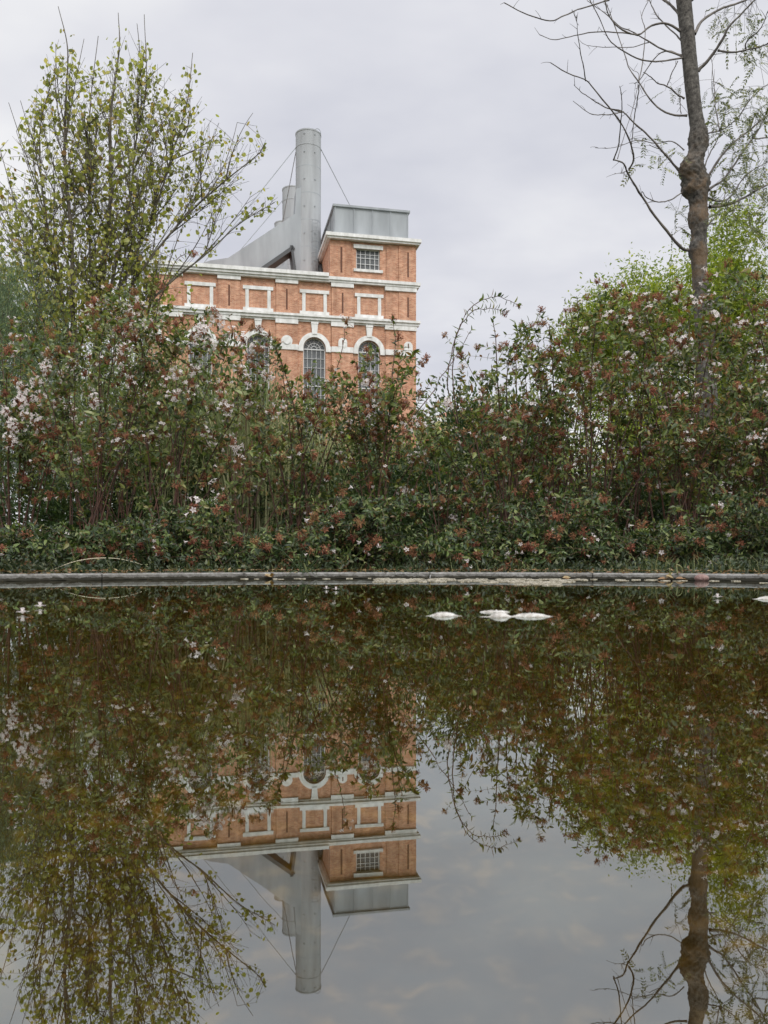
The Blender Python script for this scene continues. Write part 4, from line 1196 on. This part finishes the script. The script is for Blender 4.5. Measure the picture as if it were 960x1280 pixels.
D0 = nrm(rng.normal(0, .8, P0.shape) + np.array([.2, 0, -.35])); N0 = rng.normal(0, .5, P0.shape) + np.array([0, -.6, .8])
P, D, N, L, C = pinnate(P0, D0, N0, 8, rng.uniform(.09, .15, len(P0)), rng)
a = Acc().add(leaves(P, D, N, L, L * .42, LEAF4), 0).add(tubes(C, np.full(len(C), .0009), np.full(len(C), .0006), 3), 1).add(tubes(tw_c, np.full(len(tw_c), .0018), np.full(len(tw_c), .001), 3), 1)
a.obj('crown', [M['pinnate'], M['bark_thin']], kt, origin=kb)

# ------------------------------------------------------------------ lime-green tree behind
def crown_tree(name, label, d, blobs, n_clump, per, leaf, mat, seed, base_px, rtrunk=.07, spread=.15, tpl=LEAF4, lw=.42):
    rng = np.random.default_rng(seed)
    b = at(base_px, 703, d); b[2] = 0
    root = empty(name, b); tag(root, label, 'tree')
    wts = np.array([rx * ry for _, _, rx, ry in blobs], float); wts /= wts.sum()
    which = rng.choice(len(blobs), n_clump, p=wts)
    Cc = []
    for wv in which:
        px, py, rx, ry = blobs[wv]
        v = nrm(rng.normal(0, 1, 3)) * rng.random() ** (1 / 2.3)
        q = at(px + v[0] * rx, py - v[2] * ry, d); q[1] += v[1] * rx * d / F * 1.1
        Cc.append(q)
    Cc = np.array(Cc)
    sz = rng.uniform(.5, 1.4, (n_clump, 1)) * spread
    P = np.repeat(Cc, per, 0) + rng.normal(0, 1, (n_clump * per, 3)) * np.repeat(sz, per, 0) * np.array([.8, .8, 1.1])
    D = nrm(rng.normal(0, .7, P.shape) + np.array([0, 0, .25])); N = rng.normal(0, .7, P.shape) + np.array([0, 0, 1.])
    L = leaf * rng.uniform(.6, 1.3, len(P))
    Acc().add(leaves(P, D, N, L, L * lw, tpl)).obj('crown', mat, root, origin=b)
    pick = rng.choice(n_clump, min(90, n_clump), replace=False)
    top = Cc[:, 2].max()
    trk = spline([b, b + np.array([.05, 0, top * .35]), b + np.array([-.05, .1, top * .7]), np.array([Cc[:, 0].mean(), b[1], top * .93])], 24)
    Acc().add(tubes(trk[None], np.linspace(rtrunk, .012, 24)[None], None, 8)).obj('trunk', M['bark_tree'], root, origin=b, smooth=True)
    lm = []
    for q in pick:
        z0 = max(.3, Cc[q][2] * .62); kk = int(np.clip(np.searchsorted(trk[:, 2], z0), 0, 22))
        s0 = trk[kk]; lm.append(bez(s0, s0 + (Cc[q] - s0) * np.array([.5, .5, .35]), Cc[q], 8))
    lm = np.array(lm)
    Acc().add(tubes(lm, np.full(len(lm), rtrunk * .25), np.full(len(lm), .004), 4)).obj('crown_limb', M['bark_tree'], root, origin=b)
    return root


crown_tree('lime_green_tree', 'bright lime-green leafy tree behind the knotty trunk', 12, [(912, 350, 44, 98), (860, 390, 74, 66), (795, 405, 66, 68), (745, 430, 50, 60), (930, 480, 55, 110), (850, 520, 90, 80), (760, 470, 50, 60), (870, 620, 100, 60), (960, 560, 60, 90)],
           1500, 60, .062, M['lime_leaf'], 101, 905, spread=.13)
crown_tree('willow_tree', 'yellow-green bushy tree low between the knotty trunk and the stepped shrubs', 10, [(790, 560, 60, 70), (720, 600, 60, 60), (840, 600, 60, 60)], 230, 60, .05, M['lime_leaf'], 102, 780, rtrunk=.05, spread=.12)

# ------------------------------------------------------------------ small things by the water
rng = np.random.default_rng(31)


def ring_pt(px, off=0.0, z=0.0):
    """point on the kerb's water side seen in column px, off metres outwards"""
    m_ = (px - 480) / F
    # solve |(m y, y) - PC| = PR + off
    a_ = m_ * m_ + 1; b_ = -2 * PC[1]; c_ = PC[1] ** 2 - (PR + off) ** 2
    y = (-b_ + math.sqrt(b_ * b_ - 4 * a_ * c_)) / (2 * a_)
    return np.array([m_ * y, y, z])


def lump(name, c, rx, ry, rz, mat, label, cat, seed, n=40, group=None, rough=.1, taper=0.0):
    """low uneven lump; taper > 0 draws both ends out into ragged tips"""
    r = np.random.default_rng(seed)
    m_ = 28; th_ = np.linspace(0, 2 * np.pi, m_ + 1)[:-1]; xs_ = np.cos(np.linspace(np.pi, 0, n))
    V = []
    for x in xs_:
        e = max(1 - x * x, 0) ** .5
        if taper: e = math.exp(-(x / (taper * .8)) ** 4) * .85 * (1 - .2 * x * x) + .13 * e
        jy = (1 + r.normal(0, rough)); oy = r.normal(0, .04)
        for t_ in th_:
            V.append((rx * x, ry * (e * jy * math.cos(t_) + oy), rz * e * math.sin(t_) * (1 + r.normal(0, rough))))
    I = np.arange(n * m_).reshape(n, m_)
    f = np.stack([I[:-1], I[1:], np.roll(I[1:], -1, 1), np.roll(I[:-1], -1, 1)], -1).reshape(-1, 4)
    o = Acc().add((V, [f])).obj(name, mat, smooth=True)
    o.location = tuple(float(v) for v in c)
    tag(o, label, cat, group)
    return o


FG = 'clumps of white foam on the pond'
lump('foam_clump', (.075, 1.0, 0), .0235, .012, .0046, M['foam'], 'small white foam clump on the water, left of the longer one', 'foam', 1, group=FG, taper=.75)
lump('foam_clump', (.143, .985, 0), .026, .012, .0052, M['foam'], 'tallest white foam clump in the middle of the pond surface', 'foam', 2, group=FG, taper=.5)
lump('foam_clump', (.182, .99, 0), .027, .014, .0040, M['foam'], 'low long white foam clump touching the tallest one', 'foam', 3, group=FG, taper=.9)
lump('foam_clump', (.148, 1.07, 0), .020, .008, .0022, M['foam'], 'thin white foam streak just behind the tallest clump', 'foam', 5, group=FG, rough=.25)
lump('foam_clump', (.69, 1.43, 0), .032, .014, .005, M['foam'], 'white foam clump cut by the right edge of the picture', 'foam', 4, group=FG, taper=.8)
p = ring_pt(873, .0); lump('stone', (p[0], p[1] - .028, .008), .024, .018, .014, M['stone'], 'red-brown rounded stone lying against the kerb at the right', 'stone', 6, rough=.03)

# fallen blossoms floating
FB = 'fallen blossoms on the water'
fall = [((408, 737), 'yellowish fallen blossom floating below the grass tuft'), ((420, 738), 'white fallen blossom floating right of the yellowish one'), ((50, 760), 'white star blossom floating near the left edge'), ((28, 768), 'pale petals floating at the far left edge'),
        ((897, 748), 'single pale petal floating below the red-brown stone')]
for (px, py), lb in fall:
    d_ = CAMH * F / (py - H0)
    a = Acc()
    c = np.array([0, 0, .0025]); th5 = np.arange(5) * 2 * np.pi / 5 + rng.uniform(0, 6)
    D = np.stack([np.cos(th5), np.sin(th5), np.full(5, .18)], 1)
    s_ = .008 if d_ > 1 else .005
    a.add(leaves(np.repeat(c[None], 5, 0) + D * .002, D, np.tile([0, 0, 1.], (5, 1)), np.full(5, s_), np.full(5, s_ * .7), LEAF4))
    a.add(tubes(np.stack([c + np.array([0, 0, -.001]), c + np.array([0, 0, .004]), c + np.array([0, 0, .006])])[None], np.array([.0015]), np.array([.003]), 5))
    o = a.obj('fallen_blossom', M['petal']); o.location = ((px - 480) * d_ / F, d_, 0); tag(o, lb, 'blossom', FB)

n_ = 170
dd = rng.uniform(.75, 2.9, n_); xx = rng.uniform(-.55, .55, n_) * dd
P = np.stack([xx, dd, np.full(n_, .0012)], 1); D = np.stack([rng.normal(0, 1, n_), rng.normal(0, 1, n_), np.full(n_, .05)], 1); L = rng.uniform(.002, .008, n_) * (.5 + dd / 3)
tag(Acc().add(leaves(P, D, np.tile([0, 0, 1.], (n_, 1)), L, L * .45, LEAF8)).obj('pond_debris', M['dead_leaf']), 'tiny brown bits of leaf floating all over the pond', 'debris', kind='stuff')
# scum along the kerb
a = Acc()
for _ in range(230):
    px = rng.uniform(470, 712) if rng.random() < .8 else rng.uniform(300, 960)
    p = ring_pt(px, -(rng.beta(1.3, 1.6) * (.85 if 640 < px < 705 else .55)) - .004 if 470 < px < 712 else -abs(rng.normal(0, .12)), .002)
    n_ = 9; r_ = rng.uniform(.003, .017); th_ = np.arange(n_) * 2 * np.pi / n_
    rr_ = r_ * rng.uniform(.5, 1.2, n_)
    Vt = np.stack([p[0] + rr_ * 1.6 * np.cos(th_), p[1] + rr_ * np.sin(th_), np.full(n_, .0012 + rng.uniform(0, .002))], 1)
    Vb = Vt.copy(); Vb[:, 2] = -.002
    i_ = np.arange(n_); j_ = (i_ + 1) % n_
    a.add((np.vstack([Vt, Vb]), [np.arange(n_)[None], np.stack([i_ + n_, j_ + n_, j_, i_], 1)]))
tag(a.obj('scum', M['scum']), 'pale dry scum floating in a strip along the middle of the kerb', 'scum', kind='stuff')

# litter on soil and kerb
n_ = 2600
px = rng.uniform(-60, 1020, n_); off = np.abs(rng.normal(0, .35, n_)) + .0
P = np.array([ring_pt(x, o) for x, o in zip(px, off)]); P[:, 2] = np.where(off < .1, KH + .001, .03)
D = nrm(np.stack([rng.normal(0, 1, n_), rng.normal(0, 1, n_), rng.uniform(-.05, .35, n_)], 1))
keep = (off > .1) | (rng.random(n_) < .35)
P, D = P[keep], D[keep]; L = rng.uniform(.008, .024, len(P))
a = Acc().add(leaves(P, D, np.tile([0, 0, 1.], (len(P), 1)) + rng.normal(0, .3, P.shape), L, L * .5, LEAF8))
tag(a.obj('leaf_litter', M['dead_leaf']), 'brown fallen leaves and petals scattered along the kerb and soil', 'leaf litter', kind='stuff')
for px, lb in [(833, 'curled brown dead leaf on the kerb just left of the folded grass stalk'), (842, 'brown dead leaf lying between the folded grass stalk and the stone'), (855, 'crumpled brown dead leaf touching the red-brown stone'), (703, 'yellow-green dead leaf on the kerb above the scum'), (340, 'pale dead leaf on the kerb joint')]:
    p = ring_pt(px, -.012, .006)
    k_ = 3
    Dd = nrm(rng.normal(0, 1, (k_, 3)) * np.array([1, .4, .4]))
    a = Acc().add(leaves(np.zeros((k_, 3)), Dd, np.tile([0, -.6, 1.], (k_, 1)), np.full(k_, .03), np.full(k_, .017), LEAF8))
    o = a.obj('dead_leaf', M['dead_leaf']); o.location = tuple(float(v) for v in p); tag(o, lb, 'leaf', 'dead leaves on the kerb')

n_ = 15000
px = rng.uniform(-120, 1080, n_); off = .11 + rng.random(n_) * 1.3
P = np.array([ring_pt(x, o) for x, o in zip(px, off)]); P[:, 2] = .015 + rng.random(n_) ** 1.6 * (.035 + .07 * np.clip(off, 0, .8)) * (1 + .6 * np.sin(px * .05) * np.sin(px * .017))
D = nrm(rng.normal(0, .8, (n_, 3)) + np.array([0, -.3, .25])); N = rng.normal(0, .5, (n_, 3)) + np.array([0, 0, 1.]); L = rng.uniform(.012, .03, n_)
tag(Acc().add(leaves(P, D, N, L, L * .5, LEAF8)).obj('ground_cover', M['cover_leaf_shaded']), 'low dark leafy ground cover between the kerb and the shrubs', 'ground cover', kind='stuff')

# grass
n_ = 2200
px = rng.uniform(-80, 1040, n_); off = .11 + np.abs(rng.normal(0, .45, n_))
st = np.array([ring_pt(x, o, .02) for x, o in zip(px, off)])
h_ = rng.uniform(.01, .05, n_) * np.where((px > 780), 1.5, 1) * np.where(rng.random(n_) < .04, 2, 1); ang = rng.uniform(0, 2 * np.pi, n_); le = rng.uniform(.1, .8, n_)
tip = st + np.stack([np.cos(ang) * h_ * le, np.sin(ang) * h_ * le, h_], 1)
C = np.stack([st, st + (tip - st) * np.array([.2, .2, .6]), tip - np.array([0, 0, .0]) * 1], 1)
wd = np.array([.0014, .0012, .0003])[None] * np.ones((n_, 1))
tag(Acc().add(tubes(C, wd, None, 3)).obj('grass', M['grass']), 'thin green grass growing under the shrubs behind the kerb', 'grass', kind='stuff')


def blades(name, curves, mat, label, cat, w0=.0016, group=None):
    a = Acc()
    for pts, wmul in curves:
        C = spline([np.array(p) for p in pts], 18)
        a.add(tubes(C[None], (np.interp(np.linspace(0, 1, 18), [0, .3, 1], [1, 1.1, .25]) * w0 * wmul)[None], None, 4))
    o = a.obj(name, mat, smooth=True)
    return tag(o, label, cat, group)


blades('dry_grass_blade', [([at(62, 714, 3.15), at(90, 703, 3.12), at(118, 698, 3.1), at(148, 698.5, 3.1), at(175, 705, 3.1), at(203, 716, 3.12)], 1.0)], M['dry'], 'long dry straw-coloured grass blade arching over the kerb at the left', 'grass blade')
kk = []
for (x0, x1, y1, x2, y2) in [(375, 372, 700, 366, 705), (376, 378, 690, 372, 700), (380, 386, 686, 362, 689), (378, 352, 688, 342, 690), (381, 405, 694, 425, 706), (383, 380, 704, 388, 726), (384, 392, 712, 398, 738), (372, 366, 716, 356, 742), (381, 378, 722, 380, 745), (378, 388, 730, 396, 748)]:
    b0 = ring_pt(x0, -.005 if y2 > 716 else .05, KH); db = b0[1] - (.06 if y2 > 716 else 0)
    e = at(x2, min(y2, 722.5), db)
    e[2] = max(e[2], .003)
    kk.append(([b0, at(x1, min(y1, 714), b0[1]), e], 1.1))
blades('grass_tuft', kk, M['grass'], 'tuft of long green grass blades leaning over the kerb left of centre', 'grass tuft', group='grass tufts on the kerb')
kk = []
for (x0, x1, y1, x2, y2) in [(518, 512, 700, 504, 690), (520, 522, 700, 521, 682), (516, 500, 708, 492, 718), (517, 508, 712, 500, 724), (521, 524, 712, 522, 724)]:
    b0 = ring_pt(x0, .0, KH); e = at(x2, min(y2, 722), b0[1] - (.04 if y2 > 716 else 0)); e[2] = max(e[2], .003)
    kk.append(([b0, at(x1, min(y1, 714), b0[1]), e], .9))
blades('grass_tuft', kk, M['grass'], 'small tuft of thin grass blades on the kerb beside the scum', 'grass tuft', group='grass tufts on the kerb')
d0 = ring_pt(848, .0)[1]
blades('grass_stalk', [([at(847, 718, d0), at(846, 711, d0), at(846, 706, d0), at(852, 709, d0), at(853, 718, d0)], 1.6), ([at(838, 718, d0), at(837, 713, d0), at(837, 711, d0)], 1.3)], M['reed'], 'folded pale green grass stalk standing on the kerb left of the stone', 'grass stalk')
blades('grass_stalk', [([at(795, 716, 3.2), at(793, 700, 3.25), at(786, 690, 3.3)], 1.0), ([at(566, 716, 3.2), at(563, 700, 3.3), at(562, 690, 3.3)], .8)], M['reed'], 'two thin bent stalks rising behind the kerb right of centre', 'grass stalk')
